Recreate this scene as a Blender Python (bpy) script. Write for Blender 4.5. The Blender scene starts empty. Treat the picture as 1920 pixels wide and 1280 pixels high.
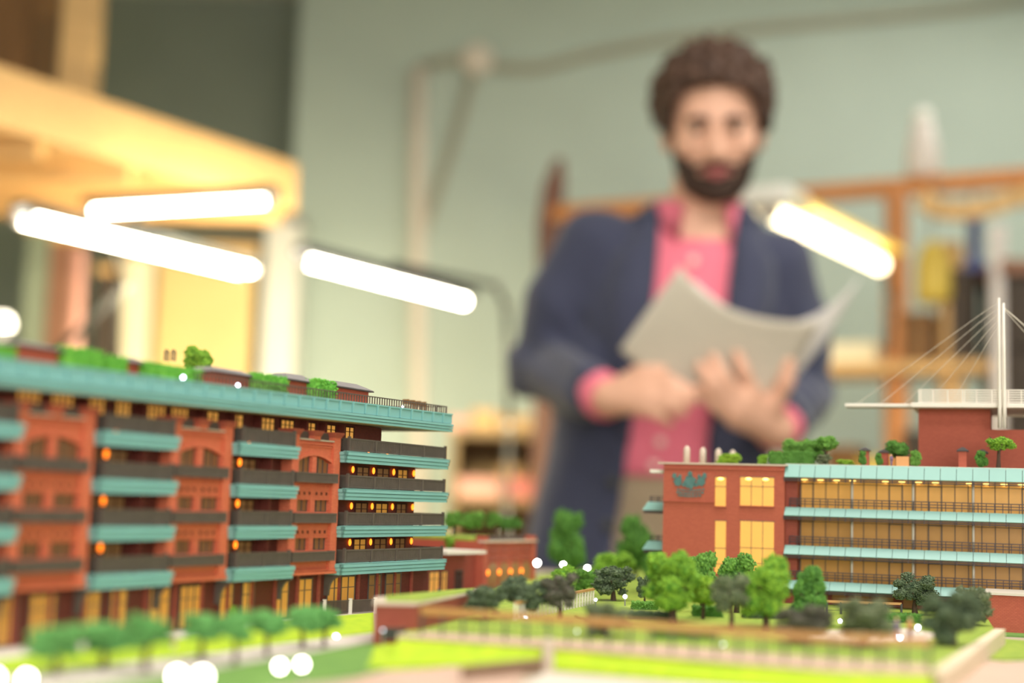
import bpy, bmesh, math, random
import numpy as np
from mathutils import Vector, Matrix
random.seed(7)
SC = bpy.context.scene
COL = SC.collection
PI = math.pi
# ------------------------------------------------------------------ camera
PITCH, ROLL = math.radians(6.443), math.radians(1.775)
CZ = 1.09
CAM = np.array([0.0, 0.0, CZ])
FPX = 50.0 / 36.0 * 1920.0
_F = np.array([0, math.cos(PITCH), math.sin(PITCH)])
_U0 = np.array([0, -math.sin(PITCH), math.cos(PITCH)])
_R0 = np.array([1.0, 0, 0])
_R = math.cos(ROLL) * _R0 + math.sin(ROLL) * _U0
_U = math.cos(ROLL) * _U0 - math.sin(ROLL) * _R0
cam_d = bpy.data.cameras.new('camera')
cam_d.lens = 50.0
cam_d.sensor_width = 36.0
cam_d.clip_start = 0.02
cam_d.dof.use_dof = True
cam_d.dof.focus_distance = 0.885
cam_d.dof.aperture_fstop = 2.8
cam_d.dof.aperture_blades = 0
cam = bpy.data.objects.new('camera', cam_d)
COL.objects.link(cam)
M = Matrix(((_R[0], _U[0], -_F[0], 0), (_R[1], _U[1], -_F[1], 0), (_R[2], _U[2], -_F[2], CZ), (0, 0, 0, 1)))
cam.matrix_world = M
SC.camera = cam
# ------------------------------------------------------------------ world, light, exposure
w = bpy.data.worlds.new('world')
SC.world = w
w.use_nodes = True
w.node_tree.nodes['Background'].inputs[0].default_value = (0.9, 0.92, 1.0, 1)
w.node_tree.nodes['Background'].inputs[1].default_value = 0.05
SC.view_settings.view_transform = 'Standard'
SC.view_settings.look = 'None'
SC.view_settings.exposure = 0.18
SC.view_settings.gamma = 1.0
SC.view_settings.use_curve_mapping = False
CEIL_Z = 3.1
# unseen fill light added behind the camera to brighten facades and face
wd_ = bpy.data.lights.new('added_front_fill', 'AREA')
wd_.shape = 'RECTANGLE'
wd_.size, wd_.size_y = 2.4, 1.3
wd_.energy = 62.0
wd_.color = (1.0, 0.97, 0.93)
wo_ = bpy.data.objects.new('added_front_fill', wd_)
wo_.location = (0.35, -2.37, 1.75)
wo_.rotation_euler = (math.radians(90), 0, 0)
COL.objects.link(wo_)
CEILING_LAMPS = [  # x, y, size x, size y, energy
    (0.30, 0.45, 1.5, 0.7, 38.0, 'long white ceiling luminaire above the table with the model'),
    (1.30, 1.60, 0.7, 1.5, 24.0, 'white ceiling luminaire to the right of the man'),
    (-0.6, -1.0, 1.5, 0.7, 20.0, 'white ceiling luminaire behind the photographer'),
    (1.55, 3.75, 1.2, 0.5, 16.0, 'white ceiling luminaire near the green back wall'),
]
for i, (x, y, sx, sy, e, lb) in enumerate(CEILING_LAMPS):
    ld = bpy.data.lights.new('ceiling_lamp_light', 'AREA')
    ld.shape = 'RECTANGLE'
    ld.size, ld.size_y = sx, sy
    ld.energy = e
    ld.color = (1.0, 0.965, 0.91)
    lo = bpy.data.objects.new('ceiling_lamp_light', ld)
    lo.location = (x, y, CEIL_Z - 0.075)
    COL.objects.link(lo)

# ------------------------------------------------------------------ pixel helpers (1920x1280 frame -> points of the place)
def ray(x, y):
    return _F + _R * (x - 960) / FPX + _U * (640 - y) / FPX
def at(x, y, Y):
    v = ray(x, y)
    return CAM + v * (Y / v[1])
def on(x, y, z):
    v = ray(x, y)
    return CAM + v * ((z - CZ) / v[2])
# ------------------------------------------------------------------ materials
def lin(c):
    out = []
    for v in c:
        v = v / 255.0
        out.append(v / 12.92 if v <= 0.04045 else ((v + 0.055) / 1.055) ** 2.4)
    return tuple(out) + (1.0,)
MATS = {}
def mat(name, col, rough=0.6, var=0.12, scale=30.0, bump=0.0, metal=0.0, spec=0.5, emit=None, estr=0.0, trans=0.0, detail=4.0, stretch=None, col2=None, sheen=0.0):
    m = bpy.data.materials.new(name)
    m.use_nodes = True
    nt = m.node_tree
    b = nt.nodes['Principled BSDF']
    c = lin(col)
    tc = nt.nodes.new('ShaderNodeTexCoord')
    mp = nt.nodes.new('ShaderNodeMapping')
    nt.links.new(tc.outputs['Object'], mp.inputs[0])
    if stretch:
        mp.inputs['Scale'].default_value = stretch
    nz = nt.nodes.new('ShaderNodeTexNoise')
    nz.inputs['Scale'].default_value = scale
    nz.inputs['Detail'].default_value = detail
    nt.links.new(mp.outputs[0], nz.inputs['Vector'])
    mx = nt.nodes.new('ShaderNodeMix')
    mx.data_type = 'RGBA'
    if col2 is None:
        a = tuple(v * (1 - var) for v in c[:3]) + (1,)
        d = tuple(min(1, v * (1 + var)) for v in c[:3]) + (1,)
    else:
        a, d = c, lin(col2)
    rp = nt.nodes.new('ShaderNodeMapRange')
    rp.inputs['From Min'].default_value = 0.3
    rp.inputs['From Max'].default_value = 0.7
    nt.links.new(nz.outputs['Fac'], rp.inputs['Value'])
    nt.links.new(rp.outputs[0], mx.inputs['Factor'])
    mx.inputs['A'].default_value = a
    mx.inputs['B'].default_value = d
    nt.links.new(mx.outputs['Result'], b.inputs['Base Color'])
    b.inputs['Roughness'].default_value = rough
    b.inputs['Metallic'].default_value = metal
    b.inputs['Specular IOR Level'].default_value = spec
    if trans:
        b.inputs['Transmission Weight'].default_value = trans
    if sheen:
        b.inputs['Sheen Weight'].default_value = sheen
    if emit is not None:
        b.inputs['Emission Color'].default_value = lin(emit)
        b.inputs['Emission Strength'].default_value = estr
    if bump:
        bp = nt.nodes.new('ShaderNodeBump')
        bp.inputs['Strength'].default_value = 0.6
        bp.inputs['Distance'].default_value = bump
        nt.links.new(nz.outputs['Fac'], bp.inputs['Height'])
        nt.links.new(bp.outputs[0], b.inputs['Normal'])
    MATS[name] = m
    return m
def brick_mat(name, c1, c2, mortar, bw=0.0022, rh=0.0009, ms=0.00012, bump=0.00012):
    m = bpy.data.materials.new(name)
    m.use_nodes = True
    nt = m.node_tree
    b = nt.nodes['Principled BSDF']
    tc = nt.nodes.new('ShaderNodeTexCoord')
    sp = nt.nodes.new('ShaderNodeSeparateXYZ')
    nt.links.new(tc.outputs['Object'], sp.inputs[0])
    ad = nt.nodes.new('ShaderNodeMath')
    ad.operation = 'ADD'
    nt.links.new(sp.outputs[0], ad.inputs[0])
    nt.links.new(sp.outputs[1], ad.inputs[1])
    cb = nt.nodes.new('ShaderNodeCombineXYZ')
    nt.links.new(ad.outputs[0], cb.inputs[0])
    nt.links.new(sp.outputs[2], cb.inputs[1])
    bt = nt.nodes.new('ShaderNodeTexBrick')
    nt.links.new(cb.outputs[0], bt.inputs['Vector'])
    bt.inputs['Scale'].default_value = 1.0
    bt.inputs['Brick Width'].default_value = bw
    bt.inputs['Row Height'].default_value = rh
    bt.inputs['Mortar Size'].default_value = ms
    bt.inputs['Mortar Smooth'].default_value = 0.3
    bt.inputs['Color1'].default_value = lin(c1)
    bt.inputs['Color2'].default_value = lin(c2)
    bt.inputs['Mortar'].default_value = lin(mortar)
    nt.links.new(bt.outputs['Color'], b.inputs['Base Color'])
    b.inputs['Roughness'].default_value = 0.7
    bp = nt.nodes.new('ShaderNodeBump')
    bp.inputs['Strength'].default_value = 0.5
    bp.inputs['Distance'].default_value = bump
    bp.invert = True
    nt.links.new(bt.outputs['Fac'], bp.inputs['Height'])
    nt.links.new(bp.outputs[0], b.inputs['Normal'])
    MATS[name] = m
    return m

# room
mat('wall_green', (186, 199, 187), 0.85, 0.04, 3, 0.002)
mat('wall_shaded', (150, 158, 146), 0.85, 0.05, 3, 0.002)  # wall green darkened: the recess's shade is put into the colour
mat('ceiling_white', (225, 222, 212), 0.9, 0.03, 5)
mat('floor_grey', (130, 118, 104), 0.6, 0.12, 6, 0.002)
mat('wood_light', (222, 178, 118), 0.55, 0.10, 8, 0.001, stretch=(1, 8, 8))
mat('wood_orange', (205, 135, 75), 0.5, 0.12, 8, 0.001, stretch=(6, 6, 1))
mat('wood_dark', (105, 62, 38), 0.5, 0.2, 10, 0.001, stretch=(6, 6, 1))
mat('wood_brown', (122, 84, 42), 0.6, 0.15, 6, 0.001, stretch=(6, 6, 1))
mat('board_tan', (222, 190, 130), 0.7, 0.05, 5)
mat('white_paint', (235, 232, 222), 0.5, 0.03, 8)
mat('cream_paint', (240, 228, 195), 0.6, 0.03, 6)
mat('metal_grey', (150, 148, 142), 0.4, 0.06, 20, metal=0.3)
mat('metal_dark', (60, 60, 58), 0.45, 0.1, 20, metal=0.2)
mat('pipe_pinkish', (226, 214, 198), 0.6, 0.04, 10)
mat('cable_grey', (172, 168, 148), 0.7, 0.05, 10)
mat('teal_dull', (132, 142, 122), 0.6, 0.06, 10)
mat('rust_red', (150, 106, 84), 0.7, 0.1, 10)
mat('pink_card', (235, 175, 160), 0.7, 0.05, 10)
mat('salmon_card', (225, 130, 120), 0.7, 0.06, 10)
mat('yellow_plastic', (225, 195, 85), 0.5, 0.05, 10)
mat('blue_plastic', (75, 85, 140), 0.5, 0.08, 10)
mat('shelf_dark', (70, 58, 48), 0.7, 0.15, 10)
mat('shelf_wood', (158, 132, 92), 0.7, 0.08, 8, stretch=(1, 8, 8))
mat('white_plastic', (225, 215, 208), 0.5, 0.04, 10)
mat('tube_glow', (255, 255, 250), 0.4, 0.0, 5, emit=(255, 244, 222), estr=30.0)
mat('reflector_yellow', (240, 205, 90), 0.35, 0.04, 10, emit=(255, 205, 80), estr=0.25)
mat('bulb_glow', (255, 255, 255), 0.4, 0.0, 5, emit=(255, 240, 225), estr=2.2)
# person
mat('skin', (226, 174, 148), 0.55, 0.05, 40, 0.0005, spec=0.35)
mat('lip', (178, 98, 96), 0.5, 0.05, 60)
mat('hair_brown', (92, 64, 48), 0.75, 0.3, 60, 0.004, col2=(52, 34, 26))
mat('beard_brown', (62, 42, 32), 0.8, 0.25, 90, 0.002)
mat('eye_white', (225, 218, 210), 0.3, 0.02, 10)
mat('iris', (60, 42, 30), 0.3, 0.1, 30)
mat('jacket_navy', (58, 61, 84), 0.9, 0.12, 250, 0.0006, sheen=0.2)
mat('shirt_pink', (232, 118, 138), 0.85, 0.06, 200, 0.0005)
mat('trouser_beige', (168, 148, 122), 0.9, 0.06, 200, 0.0005)
mat('shoe_brown', (70, 48, 36), 0.5, 0.1, 40)
mat('button_pale', (240, 205, 195), 0.4, 0.04, 40)
mat('paper_shaded', (200, 190, 174), 0.8, 0.02, 20)  # white paper greyed: its backlit shade is put into the colour
mat('paper_bright', (236, 230, 226), 0.8, 0.02, 20)
# model
brick_mat('brick_orange', (224, 118, 82), (212, 106, 74), (190, 94, 68))
brick_mat('brick_red', (182, 90, 66), (172, 82, 60), (154, 74, 56))
brick_mat('brick_deep', (160, 76, 58), (148, 68, 52), (132, 62, 50))
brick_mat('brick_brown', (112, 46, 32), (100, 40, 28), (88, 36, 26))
mat('teal_paint', (126, 180, 178), 0.45, 0.04, 60)
mat('teal_pale', (122, 166, 157), 0.35, 0.04, 60)
mat('teal_bronze', (74, 112, 110), 0.5, 0.15, 300)
mat('rail_black', (90, 80, 73), 0.5, 0.1, 200)
mat('rail_purple', (74, 60, 64), 0.5, 0.1, 200)
mat('roof_grey', (128, 122, 122), 0.6, 0.1, 150)
mat('roof_edge_dark', (58, 50, 48), 0.6, 0.1, 150)
mat('coping_pale', (200, 182, 164), 0.6, 0.05, 100)
mat('model_white', (225, 216, 204), 0.5, 0.04, 100)
mat('model_cream', (206, 196, 182), 0.5, 0.04, 100)
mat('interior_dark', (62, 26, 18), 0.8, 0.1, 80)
mat('amber_glass', (190, 136, 66), 0.35, 0.06, 120, emit=(255, 176, 66), estr=0.22)
mat('amber_bright', (214, 160, 84), 0.35, 0.05, 90, emit=(255, 180, 80), estr=0.36)
mat('amber_office', (176, 130, 66), 0.3, 0.07, 140, emit=(255, 176, 72), estr=0.10)
mat('amber_top', (196, 146, 72), 0.3, 0.07, 140, emit=(255, 182, 76), estr=0.26)
mat('pane_dusk', (126, 92, 62), 0.3, 0.1, 120, emit=(255, 170, 70), estr=0.05)
mat('sconce_glow', (255, 140, 50), 0.5, 0.0, 10, emit=(255, 128, 30), estr=2.6)
mat('downlight_glow', (255, 220, 130), 0.5, 0.0, 10, emit=(255, 214, 110), estr=3.2)
mat('led_glow', (255, 255, 255), 0.5, 0.0, 10, emit=(255, 248, 236), estr=26.0)
mat('led_cool', (255, 255, 255), 0.5, 0.0, 10, emit=(226, 232, 255), estr=14.0)
mat('led_faint', (255, 255, 255), 0.5, 0.0, 10, emit=(226, 232, 255), estr=2.0)
mat('tube_soft', (255, 255, 250), 0.4, 0.0, 5, emit=(255, 236, 190), estr=7.0)
mat('lime_turf', (182, 202, 34), 0.9, 0.25, 140, 0.0008, col2=(148, 182, 26))
mat('lawn_turf', (154, 168, 60), 0.9, 0.2, 160, 0.0008, col2=(120, 148, 50))
mat('dark_turf', (112, 150, 66), 0.9, 0.2, 160, 0.0008, col2=(92, 132, 60))
mat('pavement', (206, 196, 184), 0.8, 0.04, 60, 0.0002)
mat('paving_pink', (196, 164, 146), 0.8, 0.05, 60, 0.0002)
mat('kerb', (216, 198, 170), 0.8, 0.05, 60)
mat('board_base', (176, 160, 140), 0.7, 0.06, 40)
mat('handrail_wood', (188, 138, 82), 0.5, 0.08, 100)
mat('wall_brownish', (122, 96, 74), 0.8, 0.1, 100)
mat('bark', (84, 64, 52), 0.9, 0.2, 300)
mat('leaf_light', (150, 190, 56), 0.9, 0.3, 11, col2=(70, 126, 36))
mat('leaf_yellow', (162, 190, 50), 0.9, 0.3, 11, col2=(92, 146, 40))
mat('leaf_mid', (100, 150, 58), 0.9, 0.3, 11, col2=(56, 102, 38))
mat('leaf_fresh', (126, 172, 72), 0.9, 0.3, 11, col2=(66, 118, 44))
mat('leaf_street', (126, 184, 104), 0.9, 0.3, 11, col2=(82, 146, 78))
mat('leaf_dark', (108, 122, 92), 0.9, 0.3, 11, col2=(50, 70, 46))
mat('leaf_olive', (130, 134, 102), 0.9, 0.3, 11, col2=(64, 86, 54))
mat('leaf_grey', (116, 106, 96), 0.9, 0.3, 11, col2=(56, 66, 46))
mat('hedge_green', (126, 196, 74), 0.9, 0.3, 300, col2=(78, 156, 52))
mat('figure_yellow', (225, 190, 40), 0.7, 0.05, 50)
mat('figure_white', (226, 214, 206), 0.7, 0.05, 50)
mat('figure_tan', (206, 150, 96), 0.7, 0.05, 50)
mat('figure_violet', (120, 100, 130), 0.7, 0.05, 50)
mat('figure_rose', (196, 130, 120), 0.7, 0.05, 50)

# ------------------------------------------------------------------ mesh helpers
class MB:
    def __init__(self):
        self.v, self.f = [], []
    def add(self, vs, fs):
        o = len(self.v)
        self.v += [tuple(map(float, p)) for p in vs]
        self.f += [tuple(i + o for i in f) for f in fs]
        return self
    def box(self, x0, x1, y0, y1, z0, z1):
        vs = [(x, y, z) for z in (z0, z1) for y in (y0, y1) for x in (x0, x1)]
        return self.add(vs, [(0, 2, 3, 1), (4, 5, 7, 6), (0, 1, 5, 4), (2, 6, 7, 3), (0, 4, 6, 2), (1, 3, 7, 5)])
    def obox(self, c, s, rz=0.0):
        ca, sa = math.cos(rz), math.sin(rz)
        vs = []
        for z in (-.5, .5):
            for y in (-.5, .5):
                for x in (-.5, .5):
                    X, Y = x * s[0], y * s[1]
                    vs.append((c[0] + X * ca - Y * sa, c[1] + X * sa + Y * ca, c[2] + z * s[2]))
        return self.add(vs, [(0, 2, 3, 1), (4, 5, 7, 6), (0, 1, 5, 4), (2, 6, 7, 3), (0, 4, 6, 2), (1, 3, 7, 5)])
    def beam(self, a, b, wd, ht):
        """rectangular bar from a to b, wd across, ht along the second normal"""
        a, b = Vector(a), Vector(b)
        d = (b - a).normalized()
        up = Vector((0, 0, 1)) if abs(d.z) < 0.95 else Vector((0, 1, 0))
        s = d.cross(up).normalized()
        t = s.cross(d)
        vs = []
        for p in (a, b):
            for i, j in ((-1, -1), (1, -1), (1, 1), (-1, 1)):
                vs.append(p + s * (i * wd / 2) + t * (j * ht / 2))
        return self.add(vs, [(0, 1, 2, 3), (7, 6, 5, 4), (0, 4, 5, 1), (1, 5, 6, 2), (2, 6, 7, 3), (3, 7, 4, 0)])
    def prism(self, poly, z0, z1):
        n = len(poly)
        ar = sum(poly[i][0] * poly[(i + 1) % n][1] - poly[(i + 1) % n][0] * poly[i][1] for i in range(n))
        if ar < 0:
            poly = poly[::-1]
        z0f = z0 if hasattr(z0, '__len__') else [z0] * n
        z1f = z1 if hasattr(z1, '__len__') else [z1] * n
        vs = [(p[0], p[1], z0f[i]) for i, p in enumerate(poly)] + [(p[0], p[1], z1f[i]) for i, p in enumerate(poly)]
        fs = [tuple(range(n - 1, -1, -1)), tuple(range(n, 2 * n))]
        fs += [(i, (i + 1) % n, n + (i + 1) % n, n + i) for i in range(n)]
        return self.add(vs, fs)
    def slab(self, poly, y0, y1):
        """poly in x,z; extruded along y"""
        n = len(poly)
        vs = [(p[0], y0, p[1]) for p in poly] + [(p[0], y1, p[1]) for p in poly]
        fs = [tuple(range(n)), tuple(range(2 * n - 1, n - 1, -1))]
        fs += [(i, n + i, n + (i + 1) % n, (i + 1) % n) for i in range(n)]
        return self.add(vs, fs)
    def tube(self, pts, r, n=8, cap=True):
        pts = [Vector(p) for p in pts]
        rs = r if hasattr(r, '__len__') else [r] * len(pts)
        vs, fs = [], []
        prev = None
        for i, p in enumerate(pts):
            d = (pts[min(i + 1, len(pts) - 1)] - pts[max(i - 1, 0)]).normalized()
            if prev is None:
                up = Vector((0, 0, 1)) if abs(d.z) < 0.9 else Vector((1, 0, 0))
                s = d.cross(up).normalized()
            else:
                s = (prev - d * prev.dot(d)).normalized()
            prev = s
            t = d.cross(s)
            for k in range(n):
                a = 2 * PI * k / n
                vs.append(p + (s * math.cos(a) + t * math.sin(a)) * rs[i])
        m = len(pts)
        for i in range(m - 1):
            for k in range(n):
                fs.append((i * n + k, i * n + (k + 1) % n, (i + 1) * n + (k + 1) % n, (i + 1) * n + k))
        if cap:
            fs.append(tuple(range(n - 1, -1, -1)))
            fs.append(tuple((m - 1) * n + k for k in range(n)))
        return self.add(vs, fs)
    def lathe(self, prof, c=(0, 0, 0), n=12):
        vs, fs = [], []
        for r, z in prof:
            for k in range(n):
                a = 2 * PI * k / n
                vs.append((c[0] + r * math.cos(a), c[1] + r * math.sin(a), c[2] + z))
        m = len(prof)
        for i in range(m - 1):
            for k in range(n):
                fs.append((i * n + k, i * n + (k + 1) % n, (i + 1) * n + (k + 1) % n, (i + 1) * n + k))
        fs.append(tuple(range(n - 1, -1, -1)))
        fs.append(tuple((m - 1) * n + k for k in range(n)))
        return self.add(vs, fs)
    def ball(self, c, r, n=10, m=6):
        rr = r if hasattr(r, '__len__') else (r, r, r)
        prof = [(math.sin(PI * i / m), -math.cos(PI * i / m)) for i in range(m + 1)]
        prof[0] = (0.02, -1.0)
        prof[-1] = (0.02, 1.0)
        t = MB().lathe(prof, (0, 0, 0), n)
        return self.add([(c[0] + p[0] * rr[0], c[1] + p[1] * rr[1], c[2] + p[2] * rr[2]) for p in t.v], t.f)
    def mesh(self, name, material, smooth=False):
        me = bpy.data.meshes.new(name)
        me.from_pydata(self.v, [], self.f)
        me.materials.append(MATS[material])
        if smooth:
            me.polygons.foreach_set('use_smooth', [True] * len(me.polygons))
        me.update()
        return me
    def build(self, name, material, parent=None, smooth=False, bevel=0.0):
        o = bpy.data.objects.new(name, self.mesh(name, material, smooth))
        COL.objects.link(o)
        if parent is not None:
            o.parent = parent
        if bevel:
            b = o.modifiers.new('bevel', 'BEVEL')
            b.width = bevel
            b.segments = 2
        return o
def tag(o, label, cat=None, group=None, kind=None):
    if label:
        o['label'] = label
    if cat:
        o['category'] = cat
    if group:
        o['group'] = group
    if kind:
        o['kind'] = kind
    return o
def thing(name, label, cat, loc=(0, 0, 0), rz=0.0, group=None):
    o = bpy.data.objects.new(name, None)
    o.empty_display_size = 0.01
    o.location = tuple(float(c) for c in loc)
    o.rotation_euler = (0, 0, rz)
    COL.objects.link(o)
    return tag(o, label, cat, group)
def inst(me, name, parent, loc=(0, 0, 0), rot=(0, 0, 0), scale=(1, 1, 1)):
    o = bpy.data.objects.new(name, me)
    COL.objects.link(o)
    o.parent = parent
    o.location = tuple(float(c) for c in loc)
    o.rotation_euler = rot
    o.scale = scale
    return o
def struct(o):
    o['kind'] = 'structure'
    return o

# ================================================================== the room
RX0, RX1, RY0, RY1 = -2.6, 2.8, -2.4, 4.8
XC = float(at(550, 300, RY1)[0])          # the corner in the back wall
struct(MB().box(RX0 - .1, RX1 + .1, RY0 - .1, 5.8, -0.06, 0).build('floor', 'floor_grey'))
struct(MB().box(RX0 - .1, RX1 + .1, RY0 - .1, 5.8, CEIL_Z, CEIL_Z + .06).build('ceiling', 'ceiling_white'))
struct(MB().box(XC, RX1 + .1, RY1, RY1 + .9, 0, CEIL_Z).build('wall_back', 'wall_green'))
struct(MB().box(RX0 - .1, XC, 5.6, 5.7, 0, CEIL_Z).build('wall_back_recess', 'wall_shaded'))
struct(MB().box(RX0 - .1, RX0, RY0, 5.6, 0, CEIL_Z).build('wall_left', 'wall_green'))
struct(MB().box(RX1, RX1 + .1, RY0, RY1, 0, CEIL_Z).build('wall_right', 'wall_green'))
struct(MB().box(RX0 - .1, RX1 + .1, RY0 - .1, RY0, 0, CEIL_Z).build('wall_front', 'wall_green'))
struct(MB().box(XC, RX1, RY1 - .02, RY1, 0, .1).build('baseboard_back', 'wood_brown'))
struct(MB().box(RX0, RX0 + .02, RY0, 5.6, 0, .1).build('baseboard_left', 'wood_brown'))

wn = bpy.data.objects.new('added_window', None)  # invented window frame and panes around the added fill light, never in view
wn.location = (0.35, RY0, 1.75)
COL.objects.link(wn)
struct(wn)
for sx in (-1.2, -.4, .4, 1.2):
    MB().box(sx - .03, sx + .03, .0, .04, -.68, .68).build('added_window_post', 'white_paint', wn)
for sz in (-.68, .68):
    MB().box(-1.23, 1.23, .0, .05, sz - .03, sz + .03).build('added_window_rail', 'white_paint', wn)
for k in range(3):
    MB().box(-1.17 + k * .8, -.43 + k * .8, .005, .012, -.65, .65).build('pane', 'white_plastic', wn)
# ceiling luminaires over the room
for x, y, sx, sy, e, lb in CEILING_LAMPS:
    t = thing('ceiling_lamp', lb, 'ceiling lamp', (x, y, CEIL_Z), 0, 'ceiling luminaires')
    MB().box(-sx / 2 - .03, sx / 2 + .03, -sy / 2 - .03, sy / 2 + .03, -.06, 0).build('housing', 'white_paint', t)
    m = MB()
    for k in (-1, 1):
        m.box(-sx / 2 - .03, sx / 2 + .03, k * (sy / 2 + .02) - .01, k * (sy / 2 + .02) + .01, -.09, -.06)
        m.box(k * (sx / 2 + .02) - .01, k * (sx / 2 + .02) + .01, -sy / 2 - .01, sy / 2 + .01, -.09, -.06)
    m.build('frame', 'white_paint', t)

# wooden loft platform at the left, with post and cupboard on it
A, B = at(0, 112, 2.8), at(552, 305, 3.58)
LZ = 1.93
t = thing('loft_platform', 'wide light wooden loft platform jutting out from the left wall', 'platform', (RX0, 3.2, 1.80))
def rel(o, p):
    return (p[0] - o.location[0], p[1] - o.location[1], p[2] - o.location[2])
ax, ay, bx, by = float(A[0]), float(A[1]), float(B[0]), float(B[1])
dirl = Vector((bx - ax, by - ay, 0)).normalized()
nx, ny = dirl.y, -dirl.x
ox, oy, oz = t.location
MB().prism([(ax - .35 * dirl.x - ox, ay - .35 * dirl.y - oy), (bx - ox, by - oy), (0, by - oy + .02), (0, ay - .35 * dirl.y - oy)], 0.022, 0.034).build('deck', 'wood_light', t)
MB().beam((ax - .35 * dirl.x - ox, ay - .35 * dirl.y - oy, 0.07), (bx - ox, by - oy, 0.07), .03, .125).build('fascia_board', 'wood_light', t, bevel=.004)
MB().beam((bx - ox, by - oy, 0.07), (0, by - oy + .02, 0.07), .03, .125).build('fascia_board', 'wood_light', t, bevel=.004)
for k in range(6):
    f = k / 5
    x0 = bx * f + (ax - .35 * dirl.x) * (1 - f) - .03
    y0 = by * f + (ay - .35 * dirl.y) * (1 - f)
    MB().beam((x0 - ox, y0 - oy, 0.0), (0, y0 - oy, 0.0), .05, .045).build('joist', 'wood_light', t)
p = at(150, 130, 3.25)
t2 = thing('loft_post', 'light wooden post standing on the loft platform up to the ceiling', 'post', (p[0], p[1], 1.834))
MB().box(-.04, .04, -.035, .035, 0, CEIL_Z - 1.834).build('shaft', 'wood_light', t2, bevel=.004)
MB().box(-.055, .055, -.05, .05, 0, .03).build('foot_block', 'wood_light', t2)
p = at(40, 60, 3.4)
t3 = thing('loft_cupboard', 'dark brown cupboard on the loft platform behind the wooden post', 'cupboard', (p[0] - .2, 3.4, 1.834))
MB().box(-.4, .26, -.1, .1, 0, .95).build('body', 'wood_brown', t3)
for k in range(2):
    d = MB().box(-.39 + k * .33, -.075 + k * .33, -.115, -.1, .02, .93).build('door', 'wood_brown', t3)
    MB().box(-.10 + k * .05, -.085 + k * .05, -.13, -.115, .4, .52).build('handle', 'metal_dark', d)

# ------------------------------------------------------------------ fluorescent arm lamps
def tube_lamp(label, a, b, watt=4.5, r=.009, reflector='metal_dark', double=False, base=None, wide=.05, glow='tube_glow'):
    a, b = Vector(a), Vector(b)
    t = thing('tube_lamp', label, 'lamp', (a + b) / 2)
    c = (a + b) / 2
    d = (b - a).normalized()
    s = d.cross(Vector((0, 0, 1))).normalized()
    a, b = a - c, b - c
    offs = [s * .017, s * -.017] if double else [Vector((0, 0, 0))]
    for o in offs:
        MB().tube([a + o, b + o], r, 12).build('tube', glow, t, smooth=True)
        for e, sg in ((a, -1), (b, 1)):
            MB().tube([e + o, e + o + d * (.012 * sg)], r * 1.1, 10).build('end_cap', 'white_plastic', t)
    m = MB()
    h = r + .012
    q = []
    for e in (a - d * .02, b + d * .02):
        q += [e - s * wide / 2 + Vector((0, 0, h - .012)), e - s * wide / 2.6 + Vector((0, 0, h)), e + s * wide / 2.6 + Vector((0, 0, h)), e + s * wide / 2 + Vector((0, 0, h - .012)),
              e + s * wide / 2.6 + Vector((0, 0, h + .01)), e - s * wide / 2.6 + Vector((0, 0, h + .01))]
    m.add(q, [(0, 1, 7, 6), (1, 2, 8, 7), (2, 3, 9, 8), (3, 4, 10, 9), (4, 5, 11, 10), (5, 0, 6, 11), (0, 5, 4, 3, 2, 1), (6, 7, 8, 9, 10, 11)])
    m.build('reflector', reflector, t)
    if glow == 'tube_soft':
        MB().beam(a - d * .06 + Vector((0, 0, .025)), a + d * .07 + Vector((0, 0, .025)), .11, .035).build('end_housing', 'white_paint', t, bevel=.004)
    ld = bpy.data.lights.new('tube_light', 'AREA')
    ld.shape = 'RECTANGLE'
    ld.size, ld.size_y = (b - a).length, .04
    ld.energy = watt
    ld.color = (1.0, .88, .58)
    lo = bpy.data.objects.new('tube_light', ld)
    COL.objects.link(lo)
    lo.parent = t
    zv = (Vector((0, 0, 1)) - s * .9 * (1 if s.y > 0 else -1)).normalized()
    xv = d
    yv = zv.cross(xv)
    zv = xv.cross(yv)
    lo.matrix_local = Matrix(((xv.x, yv.x, zv.x, 0), (xv.y, yv.y, zv.y, 0), (xv.z, yv.z, zv.z, -r - .006), (0, 0, 0, 1)))
    if base is not None:
        pts = [Vector(k) - c for k in base]
        MB().tube([pts[0], pts[1]], .008, 8).build('arm', 'metal_dark', t, smooth=True)
        for i in range(1, len(pts) - 1):
            MB().tube([pts[i], pts[i + 1]], .008, 8).build('arm', 'metal_dark', t, smooth=True)
            MB().ball(pts[i], .013).build('joint', 'metal_grey', t, smooth=True)
        if base[-1][2] < .1:
            MB().lathe([(.13, -.03), (.13, -.012), (.02, .0)], pts[-1], 18).build('stand', 'metal_dark', t)
    return t
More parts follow.
